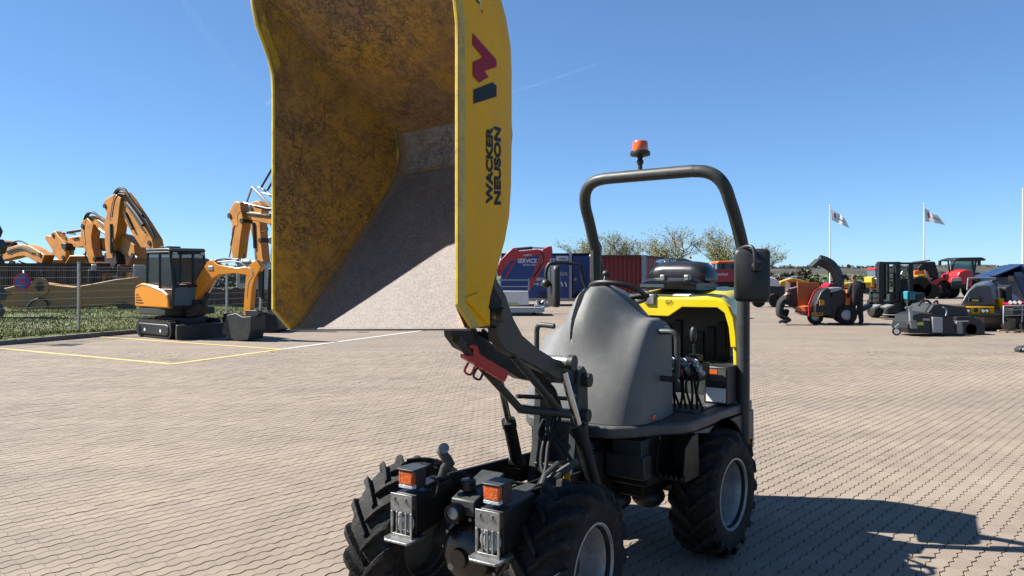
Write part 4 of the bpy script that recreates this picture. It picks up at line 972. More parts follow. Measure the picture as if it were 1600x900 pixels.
MB(U).tube([(.92, .24, 2.2), (1.02, .36, 2.1)], .012, 6).build('mirror_bracket', M_blk, cabo)
c2 = cv(180, 360, .22222); DX = 20.95; PLANE[:] = [24.0, 330.0]
MB().px(c2([(520, 560), (500, 520), (560, 470), (620, 520), (600, 600), (530, 610)]), DX, .35).build('swing_post', M_blk, ex, bevel=.02)
boom = MB().px(c2([(525, 515), (515, 480), (555, 405), (640, 262), (668, 222), (700, 205), (738, 240), (870, 262), (930, 256), (985, 262), (985, 335), (930, 312), (850, 302), (745, 312), (705, 338), (605, 455), (565, 512)]), DX, .2).build('boom', M_org2, ex, bevel=.015)
MB().px(c2([(948, 255), (1000, 205), (1040, 255), (995, 340), (978, 400), (960, 612), (915, 592), (922, 480), (932, 340)]), DX-.02, .16).build('stick', M_org2, ex, bevel=.015)
bk = MB(); pb = c2([(835, 592), (900, 578), (945, 604), (1008, 600), (1003, 700), (985, 765), (900, 772), (800, 718)]); bk.px(pb, DX, .55); bko = bk.build('bucket', M_gry, ex, bevel=.015)
for k in range(4): MB().px(c2([(800, 718), (822, 742), (790, 752)]), DX-.24+k*.16, .08).build('tooth', M_steel, bko)
MB().px(c2([(930, 560), (1010, 560), (1030, 580), (985, 640), (940, 620)]), DX, .2).build('quick_hitch', M_blk, ex, bevel=.01)
def tubepx(pts, d, r, name, m, par, n=8, cm=0):
    q = [PP(x, y, d) for x, y in pts]
    return MB().tube(catmull(q, 5) if cm else q, r, n).build(name, m, par, smooth=60)
tubepx(c2([(590, 560), (660, 440)]), DX, .055, 'boom_cylinder', M_blk, ex); tubepx(c2([(660, 440), (712, 345)]), DX, .03, 'boom_rod', M_chr, ex)
tubepx(c2([(705, 216), (870, 206)]), DX, .05, 'stick_cylinder', M_blk, ex); tubepx(c2([(870, 206), (1000, 222)]), DX, .028, 'stick_rod', M_chr, ex)
tubepx(c2([(1020, 290), (1018, 470)]), DX, .05, 'bucket_cylinder', M_blk, ex); tubepx(c2([(1018, 470), (1015, 565)]), DX, .025, 'bucket_rod', M_chr, ex)
tubepx(c2([(700, 215), (760, 200), (850, 208), (900, 190), (905, 160)]), DX-.1, .02, 'hose', M_blk2, ex, cm=1)
tubepx(c2([(720, 222), (800, 216), (870, 222), (930, 262), (975, 300), (940, 360), (925, 470)]), DX-.12, .013, 'hose', M_galv, ex, cm=1)
MB().px(c2([(655, 250), (690, 250), (690, 280), (655, 280)]), DX-.12, .05).build('boom_light', M_galv, ex, bevel=.01)
p_ = PP(339.5, 424, DX-.112); text_mesh('BERNARDS', p_, (.92, -.39, -.02), (0, 0, 1), 17.5*DX/FOC, 3.0*DX/FOC, .025, m=M_decal_dk, parent=ex)

PLANE[:] = [0.0, 800.0]
# ---- big orange excavators parked behind the verge: folded booms above the scrap
c1 = cv(0, 280, .3113); c3 = cv(160, 240, .2); c5 = cv(0, 340, .1222)
def digger(label, d, bx, parts, body=None, yaw=32.0):
    o = P(bx, 430, d); o.z = 0
    t = thing('crawler_excavator', label, 'excavator', o, 'large orange excavators parked behind the verge')
    x0, x1, zt = body or (o.x-1.5, o.x+1.5, 2.5)
    for s_ in (-1, 1):
        yy = d+1.9+s_*1.2; st_ = stadium(x0-.5, x1+.5, 0, .95)
        MB().prism([(x, yy-.3, z) for x, z in st_], (0, .6, 0)).build('track', M_dirt, t, bevel=.03)
    MB().prism([(x0, d+.6, 1.1), (x1, d+.6, 1.1), (x1, d+.6, zt-.25), (x1-.25, d+.6, zt), (x0+.25, d+.6, zt), (x0, d+.6, zt-.4)], (0, 2.6, 0)).build('house', M_org, t, bevel=.05)
    MB().box(x0+.2, x1-.2, d+1.0, d+2.8, .8, 1.1).build('turntable', M_dirt, t)
    for k_ in range(4): MB().box(x1-.9, x1-.3, d+.575, d+.598, 1.5+k_*.13, 1.56+k_*.13).build('vent_slot', M_blk, t)
    MB().box(x0+.1, x1-.1, d+.57, d+.597, 1.12, 1.26).build('skirt_strip', M_blk, t)
    if yaw > 32.5:
        cb = MB().prism([(x0+.1, d+.55, zt-.05), (x0+1.2, d+.55, zt-.05), (x0+1.2, d+.55, zt+.75), (x0+1.0, d+.55, zt+.95), (x0+.15, d+.55, zt+.95)], (0, 1.1, 0)).build('cab', M_blk, t, bevel=.04)
        MB().box(x0+.22, x0+1.08, d+.535, d+.548, zt+.1, zt+.8).build('cab_window', M_dglass, cb)
    PLANE[:] = [yaw, bx]
    for p in parts:
        if p[0] == 'p' and p[2] is M_org and p[5] > .4:           # pivot pins, grease marks and a stiffener strip on every boom and stick
            xs = [q[0] for q in p[3]]; ys = [q[1] for q in p[3]]; n = PN()
            for (vx, vy) in (p[3][0], p[3][len(p[3])//2]):
                q = PP(vx+(sum(xs)/len(xs)-vx)*.2, vy+(sum(ys)/len(ys)-vy)*.2, d+p[4]); MB().cyl(q-n*(p[5]/2+.05), q+n*(p[5]/2+.05), .13, n=12).build('pivot_pin', M_dirt, t)
        if p[0] == 'p' and p[1] == 'boom':
            a_, b_ = p[3][len(p[3])//4], p[3][len(p[3])//2-1]; n = PN()
            for k_ in (0, 1): MB().tube([PP(x_+(sum(xs)/len(xs)-x_)*(.30+.12*k_), y_+(sum(ys)/len(ys)-y_)*(.30+.12*k_), d+p[4])-n*(p[5]/2+.04) for x_, y_ in p[3][1:len(p[3])//2]], .035, 6).build('pipe', M_blk2, t)
    for p in parts:
        k = p[0]
        if k == 'p': MB().px(p[3], d+p[4], p[5]).build(p[1], p[2], t, bevel=.03)
        elif k == 't': tubepx(p[3], d+p[4], p[5]*(.6 if p[1] == 'hose' else .85), p[1], p[2], t, cm=len(p) > 6)
    PLANE[:] = [0.0, 800.0]
    return t
M_orgb = M_org
digger('orange excavator with low arched boom at far left behind the dark container', 44, -5, [
    ('p', 'boom', M_org, c5([(15, 460), (70, 430), (200, 375), (300, 350), (370, 345), (450, 365), (530, 410), (600, 455), (640, 480), (600, 585), (530, 570), (440, 520), (370, 490), (290, 500), (200, 525), (30, 560)]), 0, .55),
    ('t', 'boom_cylinder', M_galv, c5([(360, 430), (450, 520), (490, 580)]), -.4, .09),
    ('t', 'hose', M_blk2, c5([(20, 400), (120, 370), (180, 310), (270, 300), (350, 345)]), -.3, .07, 1),
    ('t', 'hose', M_blk2, c5([(20, 410), (140, 385), (220, 360), (330, 350)]), -.34, .07, 1),
    ('p', 'counterweight', M_org, c5([(30, 370), (60, 290), (110, 340), (90, 365)]), .6, .8)], (-31.5, -28.5, 2.3))
digger('orange excavator with tall thin stick standing upright beside the arched boom', 46, 105, [
    ('p', 'stick', M_org, c5([(720, 190), (760, 175), (800, 240), (880, 320), (900, 440), (880, 540), (820, 560), (780, 510), (735, 490), (715, 380)]), 0, .5),
    ('p', 'stick_side', M_org, c5([(605, 265), (630, 225), (700, 240), (715, 320), (705, 420), (680, 390)]), .6, .3),
    ('p', 'boom', M_org, c5([(860, 280), (960, 250), (1070, 235), (1200, 240), (1200, 340), (1064, 385), (920, 370)]), .5, .5),
    ('t', 'stick_cylinder', M_blk, c5([(870, 185), (1064, 155), (1150, 140)]), .3, .12), ('t', 'rod', M_chr, c5([(780, 190), (880, 200), (960, 210)]), .3, .07),
    ('t', 'hose', M_blk2, c5([(850, 340), (900, 420), (900, 520), (850, 570), (815, 530)]), -.3, .05, 1), ('t', 'hose', M_blk2, c5([(720, 200), (705, 320), (720, 470)]), -.3, .07, 1),
    ('p', 'bracket', M_blk, c5([(840, 330), (910, 330), (900, 420), (850, 400)]), -.1, .6)], (-29.2, -26.0, 2.6))
digger('orange excavator with folded stick and black hoses left of the tallest boom', 42, 155, [
    ('p', 'stick', M_org, c1([(430, 215), (460, 195), (490, 230), (480, 290), (485, 340), (505, 420), (500, 450), (475, 440), (455, 370), (425, 310)]), 0, .5),
    ('p', 'boom', M_org, c1([(450, 190), (490, 185), (540, 220), (600, 265), (660, 310), (710, 345), (720, 400), (680, 385), (620, 345), (560, 290), (500, 240)]), .3, .55),
    ('p', 'house_side', M_org, c1([(485, 300), (550, 300), (550, 355), (485, 355)]), 1.2, .8),
    ('t', 'hose', M_blk2, c1([(425, 320), (418, 240), (432, 180), (465, 165), (500, 190), (540, 215)]), -.3, .10, 1), ('t', 'hose', M_blk2, c1([(435, 330), (428, 250), (445, 175), (480, 175), (545, 235), (600, 270)]), -.36, .10, 1),
    ('t', 'hose', M_blk2, c1([(440, 300), (430, 400), (470, 460)]), -.3, .07, 1), ('t', 'boom_cylinder', M_galv, c1([(500, 250), (600, 330), (690, 395)]), -.35, .10),
    ('p', 'linkage', M_dirt, c1([(470, 440), (510, 440), (520, 500), (480, 510)]), 0, .6)], (-25.0, -21.6, 2.75))
digger('orange excavator with the tallest boom rising behind the small excavator cab', 40, 200, [
    ('p', 'stick', M_org, c1([(545, 115), (560, 100), (600, 75), (632, 95), (625, 140), (612, 260), (595, 330), (590, 400), (560, 400), (552, 330), (545, 230), (560, 180)]), 0, .55),
    ('p', 'boom', M_org, c1([(605, 60), (632, 65), (660, 100), (700, 160), (740, 220), (790, 300), (800, 350), (735, 345), (700, 290), (660, 225), (640, 180), (615, 130)]), .3, .6),
    ('p', 'boom_lower', M_org, c1([(595, 270), (640, 280), (700, 330), (705, 395), (650, 385), (600, 340)]), .6, .6),
    ('t', 'stick_cylinder', M_blk, c1([(625, 165), (650, 220), (665, 250)]), -.35, .09), ('t', 'boom_cylinder', M_blk, c1([(640, 120), (680, 170), (720, 230)]), -.40, .13),
    ('t', 'bucket_cylinder', M_blk, c1([(563, 225), (565, 370)]), -.4, .16), ('t', 'hose', M_blk2, c1([(548, 240), (558, 140), (580, 60), (620, 45), (655, 95), (700, 160), (745, 225), (775, 290)]), -.3, .09, 1),
    ('t', 'hose', M_blk2, c1([(556, 210), (568, 120), (595, 55), (632, 62), (665, 115), (715, 180)]), -.4, .09, 1), ('t', 'hose', M_blk2, c1([(565, 190), (578, 110), (600, 75), (628, 80)]), -.42, .09, 1),
    ('p', 'linkage', M_dirt, c1([(545, 370), (600, 360), (610, 420), (580, 470), (550, 460)]), 0, .5)], (-20.5, -17.0, 2.6))
digger('orange excavator with a level boom and hanging stick left of the raised skip', 37, 400, [
    ('p', 'stick', M_org, c3([(1015, 470), (1050, 400), (1075, 375), (1110, 385), (1115, 440), (1135, 520), (1115, 640), (1095, 815), (1050, 825), (1040, 740), (1045, 560)]), 0, .5),
    ('p', 'boom', M_org, c3([(1085, 455), (1130, 450), (1400, 480), (1400, 570), (1250, 535), (1110, 505)]), .3, .5),
    ('t', 'bucket_cylinder', M_blk, c3([(1040, 560), (1025, 640), (1008, 720)]), -.3, .09), ('t', 'bucket_rod', M_chr, c3([(1010, 715), (992, 810)]), -.3, .045),
    ('t', 'hose', M_blk2, c3([(1095, 385), (1030, 450), (1000, 500), (1020, 540)]), -.3, .05, 1), ('t', 'hose', M_blk2, c3([(1100, 440), (1060, 480), (1060, 560), (1020, 590), (1015, 700)]), -.35, .05, 1),
    ('t', 'stick_rod', M_chr, c3([(1110, 385), (1200, 410), (1280, 440), (1400, 440)]), -.2, .06), ('t', 'stick_cylinder', M_blk, c3([(1200, 410), (1290, 432), (1400, 436)]), -.22, .10)], (-10.9, -7.6, 2.3), yaw=33.0)
digger('second orange stick with black cylinder close behind the level boom', 41, 415, [
    ('p', 'stick', M_org, c3([(1180, 390), (1240, 370), (1280, 410), (1260, 540), (1270, 700), (1285, 850), (1240, 840), (1210, 700), (1170, 540)]), 0, .5),
    ('t', 'bucket_cylinder', M_blk, c3([(1185, 540), (1195, 740)]), -.35, .14), ('t', 'bucket_rod', M_chr, c3([(1195, 740), (1200, 830)]), -.35, .07),
    ('t', 'hose', M_blk2, c3([(1280, 560), (1290, 600), (1230, 620), (1225, 700)]), -.3, .05, 1),
    ('p', 'lattice', M_galv, c3([(1160, 260), (1175, 255), (1330, 410), (1330, 440), (1290, 410)]), .4, .12), ('p', 'lattice', M_galv, c3([(1210, 255), (1240, 260), (1345, 330), (1345, 360)]), .7, .12),
    ('p', 'lattice', M_galv, c3([(1160, 260), (1175, 255), (1130, 385), (1120, 385)]), .5, .1), ('p', 'lattice', M_galv, c3([(1240, 300), (1330, 320), (1330, 330), (1240, 312)]), .6, .1),
    ('t', 'ram', M_gry, c3([(1240, 265), (1330, 110), (1345, 75)]), .5, .07), ('t', 'ram', M_gry, c3([(1290, 285), (1345, 190), (1380, 120)]), .6, .07)], (-8.5, -5.6, 2.3), yaw=33.0)
# dark lower pile between fence and machines: rusty container, loose boom, tracks
cn = thing('rusty_container', 'low dark rust-brown open container behind the loose boom', 'container', (P(70, 430, 40).x, 40, 0))
x0, x1 = P(4, 0, 40).x, P(163, 0, 40).x
MB().box(x0, x1, 39.0, 41.4, .15, 2.25).build('body', M_rustc, cn, bevel=.03)
for k in range(9): MB().box(x0+.25+k*.6, x0+.40+k*.6, 38.9, 39.0, .15, 2.2).build('rib', M_rustc, cn)
MB().box(x0-.05, x1+.05, 38.88, 39.0, 2.15, 2.27).build('top_rail', M_dirt, cn)
lb = thing('loose_boom', 'long faded yellow excavator boom lying on the grass behind the fence', 'excavator boom', (P(110, 484, 35).x, 35, 0))
bo = MB().px(c1([(12, 560), (40, 548), (180, 515), (230, 518), (300, 530), (390, 540), (480, 525), (600, 502), (710, 490), (705, 560), (690, 635), (640, 612), (560, 628), (480, 640), (400, 642), (340, 652), (250, 658), (120, 655), (40, 640), (18, 600)]), 35, .7).build('boom', M_tan, lb, bevel=.03)
MB().lathe([(.42, .0), (.42, -.06), (.2, -.06), (.2, 0)], P(*c1([(203, 540)])[0], 34.62), (0, 1, 0), 20, closed=True).build('pivot_boss', M_tan, lb)
MB().cyl(P(*c1([(203, 540)])[0], 34.5), P(*c1([(203, 540)])[0], 34.7), .2).build('pivot_bore', M_blk, lb)
tubepx(c1([(130, 650), (160, 615), (200, 600), (235, 615), (240, 645)]), 34.55, .05, 'hose', M_blk2, lb, cm=1)
p_ = P(*c1([(14, 582)])[0], 34.645); text_mesh('ROX', p_, (1, 0, 0), (0, 0, 1), 14*35/FOC, 6*35/FOC, .03, m=M_decal_dk, parent=lb)
for k, (xx, w, h, m) in enumerate(((-24.5, .5, .4, M_dirt), (-18.0, .6, .35, M_dirt))):
    MB().box(xx, xx+w, 34.7, 35.3, 0.0, h).build('timber_block', m, lb)
# tall dark stack at the left edge, it throws the shade on the verge
stk = thing('stacked_buckets', 'tall dark stack of digging buckets at the left edge of the picture', 'bucket stack', (-20.0, 28.5, 0))
for k in range(6):
    z = .1+k*.6; dx = .1*math.sin(k*2.1)
    MB().prism([(-21.6+dx, 27.6, z), (-19.1+dx, 27.6, z), (-19.0+dx, 27.6, z+.25), (-19.15+dx, 27.6, z+.55), (-21.6+dx, 27.6, z+.58)], (0, 1.0, 0)).build('bucket', M_dirt if k % 2 else M_gry, stk, bevel=.04)
# scrap and parts behind the small excavator
def scrap(name, label, cat, x0, x1, y0, y1, d, m, n=6, seed=0):
    r_ = random.Random(seed); o = P((x0+x1)/2, y1, d); o.z = 0; t = thing(name, label, cat, o)
    for k in range(n):
        a = x0+(x1-x0)*k/n; w = (x1-x0)/n*r_.uniform(.8, 1.25); yt = y0+(y1-y0)*r_.uniform(0, .45)
        q = [(a, y1), (a+w, y1), (a+w*r_.uniform(.7, 1), yt+r_.uniform(-1, 2)), (a+w*r_.uniform(0, .35), yt)]
        MB().px(q, d+r_.uniform(-.5, .5), r_.uniform(.5, 1.3)).build('scrap_piece', m[k % len(m)], t, bevel=.04)
    return t
tb = thing('track_rollers', 'heap of rusty excavator track chains lying beyond the fence', 'track chains', (P(375, 470, 37).x, 37, 0))
for k in range(16):
    x = 328+(k % 8)*13.5; y = 468-(k//8)*10+random.uniform(-2, 2)
    MB().cyl(P(x, y, 36.2), P(x+1, y-1, 37.6), .26, n=10).build('roller', M_rustc, tb)
MB().px([(322, 486), (432, 486), (432, 472), (322, 474)], 37, 1.6).build('track_chain', M_dirt, tb, bevel=.03)
scrap('scrap_heap', 'grey and rust scrap parts piled under the tallest boom', 'scrap', 140, 222, 405, 470, 38.5, [M_dirt, M_galv, M_rustc, M_org], 10, 3)
wc = thing('white_cabin', 'small white site cabin partly hidden behind the hanging sticks', 'cabin', (P(395, 450, 50).x, 50, 0))
MB().box(P(378, 0, 50).x, P(425, 0, 50).x, 49, 51.5, 0, 2.35).build('wall', M_wht, wc, bevel=.02); MB().box(P(377, 0, 50).x, P(426, 0, 50).x, 48.9, 51.6, 2.35, 2.45).build('roof', M_galv, wc)
MB().box(P(384, 0, 50).x, P(402, 0, 50).x, 48.97, 48.995, 1.1, 1.9).build('window', M_dglass, wc)
# black grab bucket with its mast standing just behind the skip
gb = thing('grab_bucket', 'large black bucket on a grey arm just left of the skip edge', 'bucket', (P(425, 516, 23.6).x, 23.6, 0))
MB().px(c2([(1010, 590), (1040, 565), (1110, 560), (1170, 590), (1195, 650), (1190, 700), (1120, 715), (1010, 720)]), 23.6, 1.3).build('bucket', M_blk, gb, bevel=.04)
MB().px(c2([(1085, 270), (1120, 260), (1125, 560), (1075, 560), (1080, 420)]), 23.6, .3).build('arm', M_gry, gb, bevel=.02)
tubepx(c2([(1030, 270), (1025, 480)]), 23.6, .09, 'ram', M_blk, gb); tubepx(c2([(1025, 480), (1018, 570)]), 23.6, .04, 'ram_rod', M_chr, gb)
MB().px(c2([(1085, 50), (1118, 38), (1120, 90), (1090, 95)]), 23.6, .2).build('work_lamp', M_galv, gb, bevel=.01)
tubepx(c2([(1105, 90), (1098, 180), (1105, 270)]), 23.6, .03, 'lamp_stem', M_blk, gb)
MB().px(c2([(775, 610), (790, 580), (830, 580), (835, 660), (800, 680), (775, 670)]), 22.2, .5).build('side_plate', M_blk, gb, bevel=.02)

# ================================================================== MIDDLE: trailer, containers, vans, trees
c4 = cv(770, 360, .18125)
DT = 33.5
re = thing('red_excavator', 'red mini excavator loaded on the silver trailer beside the skip', 'excavator', (P(790, 470, DT).x, DT, .5))
MB().px(c4([(40, 330), (60, 265), (130, 190), (175, 152), (230, 178), (380, 163), (430, 172), (440, 230), (400, 208), (240, 242), (155, 258), (95, 340), (65, 395), (40, 390)]), DT, .28).build('boom', M_red, re, bevel=.02)
MB().px(c4([(430, 162), (475, 140), (508, 135), (515, 190), (492, 250), (470, 305), (425, 330), (385, 400), (345, 475), (312, 522), (290, 500), (330, 420), (362, 330), (402, 235)]), DT-.05, .22).build('stick', M_red, re, bevel=.02)
tubepx(c4([(170, 165), (340, 150)]), DT, .065, 'stick_cylinder', M_blk, re); tubepx(c4([(340, 150), (455, 155)]), DT, .035, 'stick_rod', M_chr, re)
tubepx(c4([(420, 180), (435, 250), (390, 350), (350, 400)]), DT-.2, .03, 'hose', M_blk2, re, cm=1)
tubepx(c4([(100, 420), (160, 310), (200, 250)]), DT, .045, 'boom_cylinder', M_red, re)
MB().px([(735, 462), (772, 462), (776, 430), (770, 412), (735, 412)], DT+.2, 1.4).build('house', M_red, re, bevel=.05)
MB().px([(735, 472), (782, 472), (782, 463), (735, 463)], DT+.2, 1.5).build('track', M_rub, re, bevel=.04)
p_ = P(*c4([(265, 222)])[0], DT-.145); text_mesh('KUBOTA', p_, (1, 0, .06), (0, 0, 1), 13*DT/FOC, 2.6*DT/FOC, .03, m=M_wht, parent=re)
tl = thing('plant_trailer', 'silver plant trailer with white tool box behind the skip', 'trailer', (P(800, 490, 32.5).x, 32.5, 0)); dT = 32.5
MB().px(c4([(-150, 520), (305, 522), (312, 640), (-150, 650)]), dT-.7, .25).build('side_box', M_wht, tl, bevel=.02)
for y, w in ((424, 8), (480, 8)): MB().px(c4([(-150, y), (310, y), (310, y+w), (-150, y+w)]), dT-.7, .06).build('rail', M_galv, tl)
for x in (-140, 60, 305): MB().px(c4([(x, 415), (x+10, 415), (x+10, 520), (x, 520)]), dT-.7, .06).build('rail_post', M_galv, tl)
MB().px(c4([(-150, 665), (415, 660), (440, 650), (440, 690), (415, 700), (-150, 705)]), dT, 1.5).build('chassis', M_galv, tl, bevel=.02)
MB().px(c4([(360, 640), (450, 640), (510, 655), (450, 665), (360, 670)]), dT, .12).build('drawbar', M_galv, tl, bevel=.02)
MB().cyl(P(*c4([(385, 600)])[0], dT), P(*c4([(385, 700)])[0], dT), .05, n=10).build('jockey_leg', M_galv, tl)
for x, y in ((355, 735), (60, 722)): MB().cyl(P(*c4([(x, y)])[0], dT-.6), P(*c4([(x, y)])[0], dT-.35), .26 if x < 100 else .14, n=18).build('trailer_wheel', M_rub, tl)
MB().px(c4([(140, 625), (215, 625), (215, 645), (140, 645)]), dT-.84, .01).build('plate_sticker', mat('sticker_yellow', (.6, .6, .1), .5), tl)
tubepx(c4([(420, 625), (440, 608), (460, 630), (470, 648)]), dT, .05, 'coupling', M_galv, tl, cm=1)

# blue service box body
dB = 42.0
bb = thing('blue_service_trailer', 'blue box trailer with white SERVICE lettering behind the red excavator', 'trailer', (P(850, 475, dB).x, dB, 0))
xa, xb = P(783, 0, dB).x, P(905, 0, dB).x
MB().box(xa, P(889, 0, dB).x, dB-1.2, dB+1.2, .35, 2.75).build('box_body', M_blue, bb, bevel=.03)
MB().box(P(892, 0, dB).x, xb+1.0, dB-1.0, dB+1.2, .35, 2.72).build('front_body', M_blue, bb, bevel=.03)
MB().box(P(889.3, 0, dB-1.2).x, P(893.5, 0, dB-1.2).x, dB-1.26, dB-1.0, .3, 2.8).build('corner_post', M_galv, bb, bevel=.01)
MB().box(xa, xb+1, dB-1.25, dB+1.2, 2.76, 2.82).build('roof_edge', M_dirt, bb)
MB().box(xa, P(905, 0, dB).x, dB-1.24, dB-1.205, .25, .42).build('bottom_rail', M_galv, bb)
for x in (846, 905): MB().cyl(P(x, 466, dB-1.2), P(x, 466, dB-.9), .33, n=18).build('trailer_wheel', M_rub, bb)
MB().px(c4([(380, 560), (440, 535), (480, 580), (490, 610), (470, 600), (430, 560), (395, 570)]), dB-1.3, .35).build('mudguard', M_blk, bb, bevel=.01)
yd = dB-1.206
def btext(t, x0, x1, y0, y1, off=.03): 
    text_mesh(t, P(x0, y1, yd), (1, 0, 0), (0, 0, 1), (x1-x0)*yd/FOC, (y1-y0)*yd/FOC, off, m=M_wht, parent=bb, lift=.006)
btext('SERVICE EXSPET', 809, 868, 404, 411); btext('SERVICE KONTAKT OS', 817, 850, 412.5, 415.5, .01); btext('SERVICE', 837, 856, 434, 439); btext('+45 20 40', 834, 856, 441.5, 446)
btext('SALG OG', 874, 886, 425.5, 428, .01); btext('UDLEJNING', 874, 887, 428.5, 431, .01)
MB().box(P(869, 0, yd).x, P(888, 0, yd).x, yd-.012, yd-.004, P(0, 407, yd).z, P(0, 400, yd).z).build('maker_plate', M_wht, bb)
text_mesh('BOMAG', P(874, 405.5, yd-.013), (1, 0, 0), (0, 0, 1), 12*yd/FOC, 3*yd/FOC, .03, m=M_blue, parent=bb, lift=.004)
for x in (876, 882): MB().px([(x, 441), (x+2, 440), (x+4, 447), (x+2, 448)], yd-.01, .01).build('sticker', M_wht, bb)
MB().box(P(897, 0, dB-1).x, P(901, 0, dB-1).x, dB-1.06, dB-1.0, 1.35, 1.5).build('door_handle', M_galv, bb)

# red shipping container: corrugated long side, grey corner post
dC = 36.0
rc = thing('red_container', 'red corrugated shipping container with pale blue corner post', 'shipping container', (P(970, 480, dC).x, dC, 0))
x0, x1 = P(921, 0, dC).x, P(1003, 0, dC).x; zt = 2.63
def corr(pa, pb, n, amp, nrm, z0, z1):
    pa, pb = Vector(pa), Vector(pb); q = []
    for k in range(n):
        for f, a in ((0, 0), (.3, 0), (.42, 1), (.78, 1), (.9, 0)):
            p = pa.lerp(pb, (k+f)/n)+Vector(nrm)*amp*a; q.append(p)
    g = MB(); g.grid([[Vector((p.x, p.y, z0)) for p in q], [Vector((p.x, p.y, z1)) for p in q]]); return g
E = Vector((P(1036, 0, dC+5).x, dC+5.2, 0))
A0, A1 = Vector((x0, dC+.2, 0)), Vector((x1, dC, 0))
corr(A0, A1, 12, .07, (0, 1, 0), .2, zt-.1).build('side_panel', M_cont, rc, smooth=0, recalc=False)
corr(A1, E, 9, .05, (-.95, .2, 0), .2, zt-.1).build('end_panel', M_cont, rc, smooth=0, recalc=False)
MB().box(x1-.02, x1+.2, dC-.06, dC+.12, 0, zt).build('corner_post', mat('pale_blue_grey', (.30, .40, .44), .6, var=.3, scale=4, dust=(.3, .12, .08), dustamt=.7), rc, bevel=.01)
MB().box(x0, x1, dC-.05, dC+.2, zt-.12, zt).build('top_rail', M_rustc, rc, bevel=.01)
MB().prism([A1+Vector((0, 0, zt-.12)), E+Vector((0, 0, zt-.12)), E+Vector((0, 0, zt)), A1+Vector((0, 0, zt))], (-.1, .05, 0)).build('top_rail', M_rustc, rc)
MB().prism([A0+Vector((0, 0, zt-.03)), A1+Vector((0, 0, zt-.03)), E+Vector((0, 0, zt-.03)), E+(A0-A1)+Vector((0, 0, zt-.03))], (0, 0, .02)).build('roof', M_cont, rc)
MB().box(x0, x1, dC-.04, dC+.2, 0.02, .2).build('bottom_rail', M_rustc, rc)
MB().prism([E+Vector((-.1, 0, 0)), E+Vector((.08, 0, 0)), E+Vector((.08, 0, zt)), E+Vector((-.1, 0, zt))], (0, .15, 0)).build('corner_post', M_cont, rc)

# dark van half hidden by the dumper seat
dv = 30.0
vn = thing('dark_van', 'dark grey van with white number on its side behind the dumper seat', 'van', (P(1075, 460, dv).x, dv, 0))
vp = [(1037, 482), (1037, 409), (1042, 404.5), (1070, 403.5), (1083, 408), (1098, 422), (1106, 433), (1120, 441), (1126, 452), (1127, 482)]
va = [P(x, y, dv) for x, y in vp]; vb_ = [P(x, y, dv)+Vector((0, 1.9, 0)) for x, y in vp]
MB().loft(va, vb_).build('body', mat('van_paint', (.022, .026, .034), .25, var=.1, coat=.6), vn, bevel=.06)
MB().px([(1073, 407), (1084, 411), (1098, 426), (1080, 427), (1070, 418)], dv-.01, .02).build('side_window', M_dglass, vn)
MB().px([(1040, 424), (1098, 424), (1098, 426), (1040, 426)], dv-.01, .02).build('trim_strip', M_blk, vn)
for x in (1040, 1108): MB().cyl(P(x, 478, dv-.05), P(x, 478, dv+.2), .34, n=20).build('wheel', M_rub, vn)
text_mesh('NT 347', P(1038.5, 410.5, dv-.02), (1, 0, -.01), (0, 0, 1), 18*dv/FOC, 5*dv/FOC, .03, m=M_wht, parent=vn, lift=.004)
MB().px([(1076, 404), (1079, 400), (1081, 404)], dv+.8, .1).build('roof_aerial', M_red, vn)
# red tipper with a tractor cab
dr = 47.0
rt = thing('red_tipper_trailer', 'red tipper trailer with white lettering in front of a tractor cab', 'trailer', (P(1132, 450, dr).x, dr, 0))
MB().px([(1098, 440), (1170, 440), (1170, 422), (1098, 421)], dr, 2.2).build('body', mat('crimson_paint', (.36, .012, .03), .4, var=.12), rt, bevel=.04)
MB().px([(1098, 423), (1170, 424), (1170, 421.5), (1098, 420.5)], dr-.06, 2.2).build('top_rail', MATS['crimson_paint'], rt)
MB().px([(1098, 450), (1170, 450), (1170, 440), (1098, 440)], dr+.3, 1.4).build('chassis', M_dirt, rt)
for x in (1115, 1150): MB().cyl(P(x, 460, dr-.9), P(x, 460, dr-.5), .5, n=18).build('wheel', M_rub, rt)
text_mesh('BAASTRUP', P(1118, 430.5, dr-1.1), (1, 0, 0), (0, 0, 1), 19*dr/FOC, 3.2*dr/FOC, .03, m=M_wht, parent=rt, lift=.01)
tc = thing('tractor_cab', 'glazed tractor cab with orange roof above the red tipper', 'tractor', (P(1130, 440, 51).x, 51, 0))
MB().px([(1114, 412), (1148, 412), (1146, 408), (1117, 408)], 51, 1.7).build('roof', M_orr, tc, bevel=.05)
for x in (1115, 1130, 1145): MB().px([(x, 424), (x+1.5, 424), (x+1.5, 412), (x, 412)], 50.2, .1).build('pillar', M_blk, tc)
MB().px([(1116, 424), (1146, 424), (1146, 412), (1116, 412)], 51, 1.4).build('glass', M_dglass, tc)
MB().px([(1110, 455), (1150, 455), (1150, 424), (1110, 424)], 51.2, 1.6).build('body', M_red, tc, bevel=.05)
for x in (1115, 1147): MB().cyl(P(x, 452, 50.2), P(x, 452, 50.7), .75, n=18).build('wheel', M_rub, tc)
